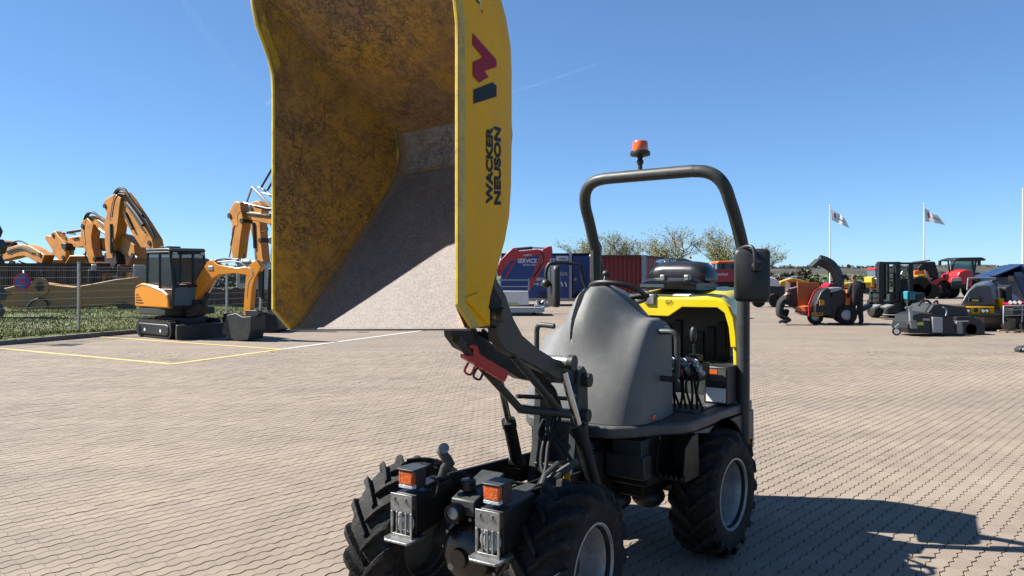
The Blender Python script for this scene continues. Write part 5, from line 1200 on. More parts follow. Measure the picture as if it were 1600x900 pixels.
# ---- trees in bud
M_bud = mat('spring_buds', (0.30, 0.29, 0.10), 0.8, var=0.4, scale=0.6)
def tree(label, px, ytop, ybase, d, wpx, seed, leaf=1.0, lean=0.0, spread=1.0):
    r_ = random.Random(seed); base = P(px, ybase, d); base.z = 0; top = P(px, ytop, d).z; H = top
    t = thing('bare_tree', label, 'tree', base, 'budding trees behind the yard')
    trunk = MB(); twig = MB(); tips = []
    def grow(p, d_, L, rad, lev):
        n = 4 if lev < 3 else 3; pts = [p]; dd = d_.copy()
        for k in range(n):
            dd = (dd+Vector((r_.gauss(0, .13), r_.gauss(0, .13), r_.gauss(0.05, .07)))).normalized(); pts.append(pts[-1]+dd*L/n)
        (trunk if lev < 3 else twig).tube(pts, [rad*(1-.55*k/n) for k in range(n+1)], 6 if lev < 2 else (4 if lev < 3 else 3), cap=False)
        if lev >= 5: tips.append((pts[-1], dd)); return
        m_ = (7, 4, 4, 3, 3)[lev]
        for k in range(m_):
            f = r_.uniform(.35, 1.0) if k else 1.0; q = pts[min(n, max(1, round(f*n)))]
            ax = Vector((r_.gauss(0, 1), r_.gauss(0, 1), r_.gauss(0, .3))).normalized(); sp = spread*(.55 if lev == 0 else .62)
            nd = (dd+ax*sp*r_.uniform(.7, 1.3)+Vector((0, 0, .16))).normalized()
            grow(q, nd, L*r_.uniform(.58, .82), rad*.50, lev+1)
            if lev >= 3: tips.append((q, nd))
    grow(base, Vector((lean, 0, 1)), H*.30, H*.022, 0)
    mz = max((p.z for p, _ in tips)); k = H/mz; xs_ = sorted(p.x-base.x for p, _ in tips); xl, xr = xs_[len(xs_)//50], xs_[-len(xs_)//50]; kx = wpx*d/FOC/(xr-xl); xm = (xl+xr)/2*kx
    def fit(v): h_ = min(1, v.z*k/H*1.6); return Vector((base.x+(v.x-base.x)*kx-xm*h_, base.y+(v.y-base.y)*kx, v.z*k))
    trunk.v = [fit(v) for v in trunk.v]; twig.v = [fit(v) for v in twig.v]
    tr = trunk.build('trunk', M_bark, t, recalc=False, smooth=60)
    tw = twig.build('twigs', M_bark, t, recalc=False, smooth=0); tw['kind'] = 'stuff'
    lf = MB()
    for p, dd in tips:
        for j in range(3):
            if r_.random() > .62*leaf: continue
            q = fit(p)+Vector((r_.gauss(0, .22), r_.gauss(0, .22), r_.gauss(0, .16))); s_ = r_.uniform(.05, .10)
            a = Vector((r_.gauss(0, 1), r_.gauss(0, 1), r_.gauss(0, 1))).normalized()*s_; b_ = Vector((r_.gauss(0, 1), r_.gauss(0, 1), r_.gauss(0, 1))).normalized()*s_
            lf.add([q-a, q+b_, q+a, q-b_], [(0, 1, 2, 3)])
    c = lf.build('crown', M_bud, t, recalc=False, smooth=0); c['kind'] = 'stuff'
    return t
#
tree('leafless round tree left of the dumper roll bar post', 908, 364, 424, 120, 62, 1, .8)
tree('bare tree with a nest seen through the roll bar', 972, 359, 424, 118, 66, 2, .8)
tree('wide bare tree centred above the red container end', 1048, 351, 424, 112, 88, 3, .9)
tree('yellowish budding tree close to the right roll bar post', 1122, 352, 424, 108, 62, 4, 1.5)
tree('grey bare tree just right of the dumper mirror', 1196, 379, 424, 115, 56, 5, .6)
tree('small bare tree peeping above the distant white cabin', 405, 407, 424, 130, 40, 6, .4)
# hedges and bushes on the far edge of the yard
def hedge(name, label, x0, x1, yt, d, m, seed, n=900):
    r_ = random.Random(seed); a, b = P(x0, 0, d).x, P(x1, 0, d).x; h = P(0, yt, d).z; g = MB()
    for k in range(n):
        x = r_.uniform(a, b); hh = h*(.55+.3*math.sin(x*.7+seed)+.2*math.sin(x*.23)+.35*r_.random()); z = hh*r_.random()**.6; y = d+r_.uniform(-1.5, 1.5)
        s_ = r_.uniform(.15, .42); q = Vector((x, y, max(.1, z)))
        u_ = Vector((r_.gauss(0, 1), r_.gauss(0, 1), r_.gauss(0, 1))).normalized()*s_; w_ = Vector((r_.gauss(0, 1), r_.gauss(0, 1), r_.gauss(0, 1))).normalized()*s_
        g.add([q-u_, q+w_, q+u_, q-w_], [(0, 1, 2, 3)])
    o = g.build(name, m, None, recalc=False, smooth=0); o['kind'] = 'stuff'; tag(o, label, 'hedge'); return o
M_hg1 = mat('hedge_green', (.07, .10, .03), .9, var=.5, scale=.5); M_hg2 = mat('hedge_brown', (.10, .075, .05), .9, var=.5, scale=.5)
hedge('hedge', 'green hedge beyond the yard behind the wood chipper', 1200, 1660, 438, 95, M_hg1, 1, 2600)
hedge('hedge', 'brownish hedge beyond the red tipper and white car', 1060, 1260, 425, 90, M_hg2, 2, 1300)
hedge('hedge', 'dull hedge row behind the parked orange excavators', -60, 440, 412, 85, M_hg2, 3, 2600)
hedge('hedge', 'long thin green hedgerow far across the fields', 1180, 1800, 434, 170, M_hg1, 4, 1800)
hedge('hedge', 'second dull hedgerow nearer the wooded rise', 1150, 1900, 429, 260, M_hg2, 5, 2200)

# ================================================================== RIGHT SIDE
c6 = cv(1180, 300, .26667); c7 = cv(1230, 390, .14441); c8 = cv(1380, 360, .22222)
# flags
M_flag = bpy.data.materials.new('flag_cloth'); M_flag.use_nodes = True
nt_ = M_flag.node_tree; nt_.nodes.clear(); d1_ = nt_.nodes.new('ShaderNodeBsdfDiffuse'); t1_ = nt_.nodes.new('ShaderNodeBsdfTranslucent'); m1_ = nt_.nodes.new('ShaderNodeMixShader'); o1_ = nt_.nodes.new('ShaderNodeOutputMaterial')
d1_.inputs[0].default_value = t1_.inputs[0].default_value = (.72, .70, .70, 1); nt_.links.new(d1_.outputs[0], m1_.inputs[1]); nt_.links.new(t1_.outputs[0], m1_.inputs[2]); nt_.links.new(m1_.outputs[0], o1_.inputs[0])
def flag(label, px, ytop, ybot, d, pts, seed):
    b = P(px, ybot, d); b.z = 0; t = thing('flagpole', label, 'flagpole', b, 'white flagpoles')
    ht = P(px, ytop, d).z
    MB().tube([b, b+Vector((0, 0, ht))], [.09, .045], 10).build('pole', M_wht, t, smooth=60); MB().ell(b+Vector((0, 0, ht)), .09).build('finial', M_wht, t)
    tl_, tr_, br_, bl_ = [P(x, y, d) for x, y in pts]; rows = []
    for j in range(9):
        v = j/8; row = []
        for i in range(15):
            u = i/14; p = (tl_.lerp(tr_, u)).lerp(bl_.lerp(br_, u), v); p.y += .18*math.sin(u*9+v*2+seed)*u; p.z += .05*math.sin(u*11+seed)*u; row.append(p)
        rows.append(row)
    fl = MB().grid(rows).build('flag', M_flag, t, recalc=False, smooth=60)
    g = MB(); g.grid([[p+Vector((0, -.03, 0)) for p in row[2:5]] for row in rows[2:6]]); g.build('flag_emblem', mat('flag_red', (.75, .10, .14), .7), fl, recalc=False)
    g = MB(); g.grid([[p+Vector((0, -.03, 0)) for p in row[6:13]] for row in rows[4:6]]); g.build('flag_lettering', mat('flag_grey', (.5, .42, .44), .7), fl, recalc=False)
flag('white flag on a pole above the wood chipper', 1297, 322, 449, 85, [(1299, 327), (1320, 340), (1326, 356), (1300, 344)], 0)
flag('white flag on the pole above the red tractor', 1444, 319, 449, 85, [(1445, 325), (1462, 336), (1480, 352), (1446, 346)], 2)
tfp = P(1598.5, 449, 70); tfp.z = 0
t = thing('flagpole', 'white pole cut by the right edge of the picture', 'flagpole', tfp, 'white flagpoles'); MB().tube([tfp, tfp+Vector((0, 0, 9.5))], [.1, .06], 10).build('pole', M_wht, t, smooth=60)

# wood chipper
dw = 27.0
ch_ = thing('wood_chipper', 'orange and black wood chipper on a trailer with curved discharge chute', 'wood chipper', (P(1300, 505, dw).x, dw, 0))
MB().px(c7([(105, 345), (345, 358), (352, 400), (250, 520), (225, 590), (118, 615), (112, 590)]), dw-.1, .06).build('feed_flap', M_orr, ch_, bevel=.01)
MB().px(c7([(10, 470), (40, 420), (105, 400), (118, 615), (40, 620), (5, 600)]), dw-.5, .06).build('feed_side', M_rustc, ch_, bevel=.01)
MB().px(c7([(5, 460), (35, 415), (105, 400), (105, 408), (40, 428), (14, 470)]), dw-.55, .04).build('side_edge', M_wht, ch_)
MB().px(c7([(118, 615), (235, 600), (240, 650), (150, 660)]), dw, 1.1).build('feed_floor', M_orr, ch_, bevel=.01)
MB().px(c7([(235, 590), (300, 450), (370, 405), (400, 430), (410, 700), (240, 715)]), dw-.3, 1.1).build('hopper', M_blk, ch_, bevel=.03)
MB().px(c7([(228, 590), (290, 445), (365, 402), (372, 412), (300, 460), (245, 595), (242, 715), (230, 715)]), dw-.88, .05).build('hopper_edge', M_red, ch_)
MB().px(c7([(390, 520), (420, 440), (560, 430), (620, 500), (640, 740), (400, 735)]), dw, 1.1).build('engine_body', M_blk, ch_, bevel=.04)
MB().px(c7([(390, 418), (550, 405), (560, 430), (430, 465)]), dw-.4, .6).build('bonnet', M_galv, ch_, bevel=.02)
MB().px(c7([(345, 540), (400, 545), (400, 600), (350, 605)]), dw-.95, .05).build('control_panel', mat('amber_panel', (.5, .25, .02), .5), ch_)
MB().px(c7([(585, 430), (680, 440), (700, 600), (570, 605)]), dw-.2, .9).build('fuel_cover', M_orr, ch_, bevel=.03)
path_ = [P(*p, dw) for p in c7([(560, 430), (555, 330), (530, 250), (480, 180), (420, 140), (340, 115)])]
MB().tube(catmull(path_, 5), [.21]*26, 4).build('discharge_chute', M_blk, ch_, bevel=.02)
MB().px(c7([(345, 98), (325, 100), (240, 178), (250, 195), (300, 185), (365, 160)]), dw, .4).build('chute_deflector', M_gry, ch_, bevel=.02)
tubepx(c7([(340, 165), (400, 200), (465, 240)]), dw-.2, .02, 'chute_stay', M_blk, ch_)
tubepx(c7([(570, 300), (610, 310), (630, 280), (660, 330)]), dw, .05, 'exhaust', M_blk, ch_, cm=1)
MB().px(c7([(150, 670), (400, 690), (640, 690), (880, 590), (900, 610), (660, 740), (400, 735), (160, 710)]), dw, .5).build('chassis', M_blk, ch_, bevel=.02)
MB().px(c7([(85, 655), (240, 668), (240, 712), (90, 680)]), dw-.4, .12).build('light_bar', M_red, ch_, bevel=.01)
MB().px(c7([(265, 680), (385, 682), (385, 715), (265, 712)]), dw-.9, .02).build('number_plate', mat('plate_yellow', (.62, .36, .02), .5), ch_)
text_mesh('LK 8318', P(*c7([(278, 708)])[0], dw-.92), (1, 0, 0), (0, 0, 1), 14*dw/FOC, 3*dw/FOC, .02, m=M_decal_dk, parent=ch_, lift=.005)
for x, y, r_, dy in ((303, 742, .26, -.5), (640, 722, .34, -.6), (580, 720, .3, .5)):
    c = P(*c7([(x, y)])[0], dw+dy); c.z = r_; w_ = MB().lathe([(r_*.55, -.1), (r_*.9, -.1), (r_, -.06), (r_, .06), (r_*.9, .1), (r_*.55, .1)], c, (0.25, 1, 0), 24, closed=True).build('tyre', M_rub, ch_); MB().lathe([(0, -.08), (r_*.3, -.08), (r_*.58, -.05), (r_*.58, .05), (0, .05)], c, (.25, 1, 0), 20).build('rim', M_galv, w_)
MB().px(c7([(330, 560), (325, 590), (318, 590), (318, 560)]), dw-.9, .02).build('sticker', M_wht, ch_)

# people (bodies grown over a skeleton)
def person(label, loc, J, E, hands, headc, facing, name='person', hairm=None):
    t = thing(name, label, 'person', loc)
    ks = list(J.keys()); idx = {k: i for i, k in enumerate(ks)}
    me = bpy.data.meshes.new('body'); me.from_pydata([J[k][0] for k in ks], [(idx[a], idx[b]) for a, b in E], [])
    o = bpy.data.objects.new('tmp', me); col.objects.link(o)
    md = o.modifiers.new('skin', 'SKIN'); md.use_smooth_shade = True
    for i, k in enumerate(ks):
        r_ = J[k][1]; me.skin_vertices[0].data[i].radius = (r_, r_) if isinstance(r_, float) else r_
        me.skin_vertices[0].data[i].use_root = (k == 'pelvis')
    sd_ = o.modifiers.new('sub', 'SUBSURF'); sd_.levels = 2; sd_.render_levels = 2
    dg = bpy.context.evaluated_depsgraph_get(); dg.update(); nm = bpy.data.meshes.new_from_object(o.evaluated_get(dg)); bpy.data.objects.remove(o)
    nm.materials.clear(); nm.materials.append(M_cloth); nm.materials.append(M_skin); nm.materials.append(M_rub)
    hd = [Vector(h) for h in hands]
    for p in nm.polygons:
        c = p.center
        if any((c-h).length < .13 for h in hd) or c.z > J['neck'][0][2]+.0 and (c-Vector(headc)).length < .24: p.material_index = 1
        if c.z < .09: p.material_index = 2
        p.use_smooth = True
    b = bpy.data.objects.new('body', nm); col.objects.link(b); b.parent = t; ROOT[b.name] = Vector(loc)
    hc = Vector(headc)+Vector(loc); f = Vector(facing).normalized()
    hr = MB(); hr.ell(hc-f*.022+Vector((0, 0, .035)), (.092, .098, .098), 14, 8); hr.build('hair', hairm or M_hair, t, smooth=60)
    for s_ in (-1, 1):
        side_ = Vector((-f.y, f.x, 0))*s_
        MB().ell(hc+side_*.085-Vector((0, 0, .01)), (.018, .018, .03), 8, 6).build('ear', M_skin, t)
        MB().ell(hc+side_*.033+f*.088+Vector((0, 0, .005)), .011, 8, 6).build('eye', M_blk, t)
    MB().ell(hc+f*.105-Vector((0, 0, .025)), (.016, .016, .024), 8, 6).build('nose', M_skin, t)
    MB().ell(hc+f*.092-Vector((0, 0, .062)), (.024, .024, .007), 8, 6).build('mouth', M_decal_rd, t)
    return t
def fingers(J, E, wrist, pos, d_, n_):
    pos = Vector(pos); d_ = Vector(d_).normalized(); n_ = Vector(n_).normalized()
    J[wrist+'palm'] = (tuple(pos), (.034, .022)); E.append((wrist, wrist+'palm'))
    for k in range(4):
        a = pos+n_*(.026*(k-1.5))+d_*.05; b = a+d_*(.055-.008*abs(k-1.2))+Vector((0, 0, -.01)); nm = '%sf%d' % (wrist, k)
        J[nm+'a'] = (tuple(a), .010); J[nm+'b'] = (tuple(b), .009); E.extend([(wrist+'palm', nm+'a'), (nm+'a', nm+'b')])
    a = pos+n_*-.05+d_*.01; b = a+n_*-.02+d_*.04; J[wrist+'ta'] = (tuple(a), .011); J[wrist+'tb'] = (tuple(b), .010); E.extend([(wrist+'palm', wrist+'ta'), (wrist+'ta', wrist+'tb')])
# standing man seen from behind, looking down to the left
J = {'pelvis': ((0, 0, .95), (.17, .13)), 'spine': ((0, -.01, 1.15), (.19, .15)), 'chest': ((-.01, -.02, 1.36), (.20, .15)), 'neck': ((-.05, .0, 1.50), .065), 'head': ((-.10, .03, 1.58), .085), 'crown': ((-.13, .04, 1.69), .075),
     'shl': ((-.20, -.01, 1.40), .075), 'ell': ((-.27, .03, 1.12), .07), 'wrl': ((-.29, .10, .88), .04), 'shr': ((.19, -.02, 1.41), .075), 'elr': ((.25, .06, 1.14), .07), 'wrr': ((.10, .24, 1.0), .04),
     'hpl': ((-.10, 0, .88), .12), 'knl': ((-.14, .05, .50), .10), 'anl': ((-.16, -.02, .10), .08), 'tol': ((-.20, .14, .05), .045), 'hpr': ((.10, 0, .88), .12), 'knr': ((.12, .02, .50), .10), 'anr': ((.13, -.06, .10), .08), 'tor': ((.12, .12, .05), .045)}
E = [('pelvis', 'spine'), ('spine', 'chest'), ('chest', 'neck'), ('neck', 'head'), ('head', 'crown'), ('chest', 'shl'), ('shl', 'ell'), ('ell', 'wrl'), ('chest', 'shr'), ('shr', 'elr'), ('elr', 'wrr'), ('pelvis', 'hpl'), ('hpl', 'knl'), ('knl', 'anl'), ('anl', 'tol'), ('pelvis', 'hpr'), ('hpr', 'knr'), ('knr', 'anr'), ('anr', 'tor')]
fingers(J, E, 'wrl', (-.30, .13, .81), (-.1, .2, -1), (0, 1, 0)); fingers(J, E, 'wrr', (.04, .29, .98), (-.7, .5, -.2), (.5, .7, 0))
pp = P(1339, 507, 26.3); pp.z = 0
person('standing man in dark work clothes bending his head beside the wood chipper', pp, J, E, [(-.30, .14, .80), (.03, .3, .97)], (-.115, .035, 1.635), (-.7, .7, 0))
# crouching man, facing right
J = {'pelvis': ((-.12, 0, .42), (.17, .15)), 'spine': ((-.06, 0, .64), (.15, .145)), 'chest': ((.06, 0, .88), (.16, .17)), 'neck': ((.18, 0, 1.03), .065), 'head': ((.23, -.01, 1.10), .085), 'crown': ((.26, -.01, 1.20), .075),
     'shl': ((.08, .2, .92), .075), 'ell': ((.32, .24, .72), .055), 'wrl': ((.60, .16, .52), .04), 'shr': ((.08, -.2, .92), .075), 'elr': ((.36, -.22, .68), .055), 'wrr': ((.64, -.10, .50), .04),
     'hpl': ((-.10, .11, .36), .11), 'knl': ((.30, .17, .50), .078), 'anl': ((.12, .17, .10), .055), 'tol': ((.28, .17, .05), .045), 'hpr': ((-.10, -.11, .34), .11), 'knr': ((.26, -.18, .16), .078), 'anr': ((-.14, -.17, .12), .055), 'tor': ((-.10, -.17, .05), .045)}
E = [('pelvis', 'spine'), ('spine', 'chest'), ('chest', 'neck'), ('neck', 'head'), ('head', 'crown'), ('chest', 'shl'), ('shl', 'ell'), ('ell', 'wrl'), ('chest', 'shr'), ('shr', 'elr'), ('elr', 'wrr'), ('pelvis', 'hpl'), ('hpl', 'knl'), ('knl', 'anl'), ('anl', 'tol'), ('pelvis', 'hpr'), ('hpr', 'knr'), ('knr', 'anr'), ('anr', 'tor')]
fingers(J, E, 'wrl', (.67, .14, .48), (1, -.1, -.4), (0, 1, 0)); fingers(J, E, 'wrr', (.71, -.08, .46), (1, .1, -.4), (0, 1, 0))
pp = P(1221, 507, 26.4); pp.z = 0
cm = person('crouching man in black t-shirt reaching to the chipper tail light', pp, J, E, [(.67, .14, .48), (.71, -.08, .46), (.5, .2, .6), (.52, -.16, .58), (.6, .16, .52), (.64, -.1, .5)], (.25, -.01, 1.145), (1, 0, -.25))
text_mesh('WORKWEAR', pp+Vector((-.13, -.185, .80)), (1, 0, .25), (-.25, 0, 1), .22, .04, .02, m=M_wht, parent=cm, name='shirt_lettering', lift=.01)

# forklift seen from the front
dk = 31.0
fk = thing('forklift', 'dark forklift with raised-mast frame and cab facing the camera', 'forklift', (P(1400, 495, dk).x, dk, 0))
for x0_, x1_ in ((978, 1035), (1170, 1215)): MB().px(c7([(x0_, 140), (x0_+10, 130), (x1_, 132), (x1_, 560), (x0_, 560)]), dk-.9, .2).build('mast_rail', M_blk, fk, bevel=.01)
for x0_, x1_ in ((1040, 1066), (1148, 1168)): MB().px(c7([(x0_, 150), (x1_, 150), (x1_, 540), (x0_, 540)]), dk-.8, .12).build('inner_rail', M_gry2, fk, bevel=.01)
for y0_, y1_ in ((132, 155), (250, 262), (455, 480), (560, 590)): MB().px(c7([(985, y0_), (1210, y0_), (1210, y1_), (985, y1_)]), dk-.95, .08).build('mast_crossbar', M_blk, fk)
for x0_, x1_, y0_, y1_ in ((905, 985, 455, 475), (905, 920, 455, 600), (905, 1240, 570, 592), (1225, 1240, 455, 592), (1110, 1140, 455, 600), (905, 985, 520, 530)): MB().px(c7([(x0_, y0_), (x1_, y0_), (x1_, y1_), (x0_, y1_)]), dk-1.05, .08).build('carriage_bar', M_blk, fk)
for x0_ in (900, 1030): MB().px(c7([(x0_, 620), (x0_+80, 592), (x0_+105, 598), (x0_+20, 640)]), dk-1.5, .5).build('fork', M_galv, fk, bevel=.01)
MB().px(c7([(990, 460), (1360, 460), (1370, 690), (985, 690)]), dk+.4, 1.8).build('body', mat('dark_teal_paint', (.015, .03, .035), .45, var=.2), fk, bevel=.05)
for x in (1085, 1330): MB().px(c7([(x-10, 150), (x+14, 150), (x+14, 460), (x-10, 460)]), dk-.2, .1).build('cab_post', M_blk, fk)
for x in (1075, 1345): MB().px(c7([(x-10, 150), (x+14, 150), (x+14, 460), (x-10, 460)]), dk+1.2, .1).build('cab_post', M_blk, fk)
MB().px(c7([(1060, 140), (1370, 140), (1370, 160), (1060, 160)]), dk+.5, 1.6).build('overhead_guard', M_blk, fk, bevel=.02)
MB().px(c7([(1100, 185), (1320, 185), (1320, 440), (1100, 440)]), dk-.15, .02).build('windscreen', M_glass, fk)
MB().px(c7([(1190, 320), (1280, 315), (1285, 460), (1190, 460)]), dk+.6, .4).build('driver_seat', M_vinyl, fk, bevel=.03)
MB().px(c7([(1180, 400), (1280, 420), (1300, 460), (1180, 460)]), dk+.1, .3).build('steering_console', M_blk, fk, bevel=.02)
MB().px(c7([(1285, 450), (1355, 452), (1352, 545), (1285, 545)]), dk-.7, .5).build('teal_tank', M_teal, fk, bevel=.05)
tubepx(c7([(1215, 300), (1240, 250), (1275, 200)]), dk-.3, .03, 'wiper_arm', M_galv, fk)
for x, r_ in ((950, .42), (1310, .42)):
    c = P(*c7([(x, 670)])[0], dk-.5); c.z = r_; w_ = MB().lathe([(r_*.5, -.17), (r_*.92, -.17), (r_, -.1), (r_, .1), (r_*.92, .17), (r_*.5, .17)], c, (1, 0, 0), 24, closed=True).build('tyre', M_rub, fk); MB().lathe([(0, -.12), (r_*.52, -.12), (r_*.52, .12), (0, .12)], c, (1, 0, 0), 18).build('rim', M_gry, w_)
# sweeper attachment
dz_ = 22.5
sw_ = thing('sweeper_attachment', 'black sweeper bucket attachment with small castor wheel on the paving', 'sweeper', (P(1460, 521, dz_).x, dz_, 0))
MB().px(c8([(110, 680), (120, 640), (150, 590), (200, 575), (330, 585), (430, 600), (440, 720), (130, 715)]), dz_-.3, .9).build('side_housing', M_blk, sw_, bevel=.008)
MB().px(c8([(240, 570), (275, 520), (320, 510), (430, 525), (500, 530), (515, 580), (540, 600), (430, 605)]), dz_+.5, 1.2).build('brush_hood', M_gry, sw_, bevel=.012)
MB().px(c8([(430, 600), (540, 595), (600, 620), (630, 650), (628, 720), (440, 720)]), dz_+.3, 1.2).build('front_housing', M_blk, sw_, bevel=.012)
MB().px(c8([(340, 608), (412, 612), (412, 718), (345, 718)]), dz_-.78, .1).build('wear_plate', M_galv, sw_, bevel=.01)
MB().px(c8([(180, 535), (198, 535), (205, 630), (185, 630)]), dz_-.8, .08).build('crank_post', M_galv, sw_); MB().px(c8([(155, 540), (200, 532), (200, 542), (155, 548)]), dz_-.8, .05).build('crank_handle', M_galv, sw_)
MB().px(c8([(180, 630), (225, 632), (235, 690), (195, 690)]), dz_-.82, .12).build('adjuster', M_steel, sw_, bevel=.01)
c = P(*c8([(93, 692)])[0], dz_-.5); c.z = .115; w_ = MB().lathe([(.04, -.03), (.115, -.03), (.115, .03), (.04, .03)], c, (.2, 1, 0), 20, closed=True).build('castor_wheel', M_rub, sw_); MB().lathe([(0, -.035), (.075, -.035), (.075, .035), (0, .035)], c, (.2, 1, 0), 16).build('castor_rim', M_wht, w_)
MB().px(c8([(80, 680), (110, 655), (118, 662), (95, 700)]), dz_-.62, .04).build('castor_fork', M_galv, sw_)
MB().px(c8([(238, 645), (282, 643), (284, 666), (238, 668)]), dz_-.755, .01).build('yellow_sticker', MATS['sticker_yellow'], sw_)
text_mesh('OMA', P(*c8([(277, 633)])[0], dz_-.757), (1, 0, -.03), (0, 0, 1), 11*dz_/FOC, 3.2*dz_/FOC, .04, m=M_wht, parent=sw_, lift=.006)
tubepx(c8([(250, 530), (270, 500), (310, 495), (335, 515)]), dz_+.1, .035, 'hose', M_blk2, sw_, cm=1); tubepx(c8([(420, 540), (445, 560), (440, 600), (420, 610)]), dz_-.5, .02, 'hose', M_galv, sw_, cm=1); tubepx(c8([(355, 510), (375, 495), (385, 515)]), dz_+.1, .03, 'hose', M_blk2, sw_, cm=1)
tubepx(c8([(450, 628), (520, 640), (600, 640)]), dz_-.4, .02, 'push_rod', M_galv, sw_)
c = P(*c8([(530, 690)])[0], dz_-.5); MB().px(c8([(505, 640), (545, 640), (555, 730), (505, 732)]), dz_-.45, .15).build('brush_drive', M_steel, sw_, bevel=.02)
c = P(*c8([(605, 700)])[0], dz_-.2); c.z = .16; MB().cyl(c-Vector((0, .1, 0)), c+Vector((0, .1, 0)), .16, n=18).build('support_wheel', M_rub, sw_)

# road roller seen from the front
dl_ = 24.3
rl = thing('road_roller', 'yellow and grey tandem road roller facing the camera', 'roller', (P(1535, 516, dl_).x, dl_, 0))
fr_ = c8([(548, 530), (545, 515), (570, 470), (600, 420), (650, 385), (720, 380), (760, 400), (785, 500), (790, 535)])
MB().loft([P(x, y, dl_-.6) for x, y in fr_], [P(x, y-1.5, dl_+1.2) for x, y in c8([(560, 530), (558, 500), (590, 440), (640, 385), (690, 365), (760, 355), (800, 380), (810, 480), (812, 535)])]).build('bonnet', mat('roller_grey', (.075, .085, .09), .45, var=.15), rl, bevel=.05)
gr = MB().px(c8([(595, 468), (700, 465), (704, 502), (596, 504)]), dl_-.62, .04).build('grille', M_blk, rl, bevel=.01)
for k in range(7): MB().px(c8([(602+k*14, 470), (608+k*14, 470), (608+k*14, 500), (602+k*14, 500)]), dl_-.65, .02).build('grille_bar', M_gry, gr)
MB().px(c8([(628, 486), (672, 486), (672, 498), (628, 498)]), dl_-.67, .01).build('maker_badge', MATS['sticker_yellow'], gr)
MB().px(c8([(550, 537), (760, 535), (762, 585), (548, 585)]), dl_-.6, .3).build('lamp_panel', M_yel, rl, bevel=.01)
MB().px(c8([(638, 545), (666, 545), (666, 575), (638, 575)]), dl_-.76, .02).build('badge_field', M_gry, rl)
for x in (585, 715):
    MB().px(c8([(x-30, 548), (x+30, 545), (x+34, 580), (x-30, 582)]), dl_-.76, .02).build('lamp_bezel', M_blk, rl, bevel=.004)
    for dx in (-13, 13): MB().cyl(P(*c8([(x+dx, 566)])[0], dl_-.80), P(*c8([(x+dx, 566)])[0], dl_-.76), .05, n=14).build('headlamp', M_galv, rl)
MB().px(c8([(560, 588), (790, 586), (800, 606), (580, 608)]), dl_-.6, .5).build('scraper_beam', M_gry, rl, bevel=.01)
dc = P(*c8([(700, 655)])[0], dl_); xd0, xd1 = P(*c8([(628, 0)])[0], dl_).x, P(*c8([(792, 0)])[0], dl_).x
MB().lathe([(0, 0), (.34, 0), (.36, .02), (.36, xd1-xd0-.02), (.34, xd1-xd0), (0, xd1-xd0)], (xd0, dl_-.25, .36), (1, 0, 0), 32).build('drum', mat('drum_steel', (.26, .20, .16), .5, metal=.5, var=.2, scale=3), rl, smooth=30)
MB().px(c8([(775, 480), (815, 475), (825, 560), (815, 640), (795, 640), (790, 540)]), dl_-.2, .5).build('yoke', M_yel, rl, bevel=.02)
MB().px(c8([(790, 400), (840, 380), (850, 640), (800, 660)]), dl_+1.4, 1.0).build('operator_deck', M_blk, rl, bevel=.03)
tubepx(c8([(595, 338), (700, 332), (788, 336)]), dl_+1.6, .025, 'roll_bar', M_galv, rl); tubepx(c8([(597, 338), (590, 420)]), dl_+1.6, .025, 'roll_bar', M_galv, rl); tubepx(c8([(788, 336), (792, 420)]), dl_+1.6, .025, 'roll_bar', M_galv, rl)
MB().px(c8([(735, 350), (775, 345), (780, 400), (740, 400)]), dl_+1.0, .4).build('seat', M_vinyl, rl, bevel=.03)
MB().lathe([(0, 0), (.36, 0), (.36, 1.2), (0, 1.2)], (xd0, dl_+2.1, .36), (1, 0, 0), 28).build('rear_drum', MATS['drum_steel'], rl, smooth=30)
# blue hopper behind
dh = 27.5
hp_ = thing('blue_skip_container', 'dark blue sloped steel container with black tarpaulin behind the roller', 'container', (P(1580, 480, dh).x, dh, 0))
MB().px(c8([(795, 325), (850, 300), (990, 240), (1100, 250), (1100, 480), (870, 490), (830, 400)]), dh, 2.0).build('body', mat('steel_blue_paint', (.010, .040, .115), .4, var=.15), hp_, bevel=.03)
MB().loft([P(x, y, dh-1.02) for x, y in c8([(798, 322), (985, 243), (985, 236), (790, 314)])], [P(x, y, dh+4.5) for x, y in c8([(640, 330), (890, 240), (890, 236), (640, 320)])]).build('tarpaulin', M_navy, hp_)
MB().px(c8([(922, 293), (975, 292), (975, 325), (922, 325)]), dh-1.02, .04).build('frame_plate', mat('steel_blue_light', (.05, .10, .19), .4), hp_); MB().px(c8([(879, 320), (914, 320), (914, 357), (879, 357)]), dh-1.02, .03).build('tan_plate', M_wood, hp_)
MB().px(c8([(860, 480), (1100, 470), (1100, 560), (870, 560)]), dh+.2, 1.6).build('base', M_dirt, hp_, bevel=.03)
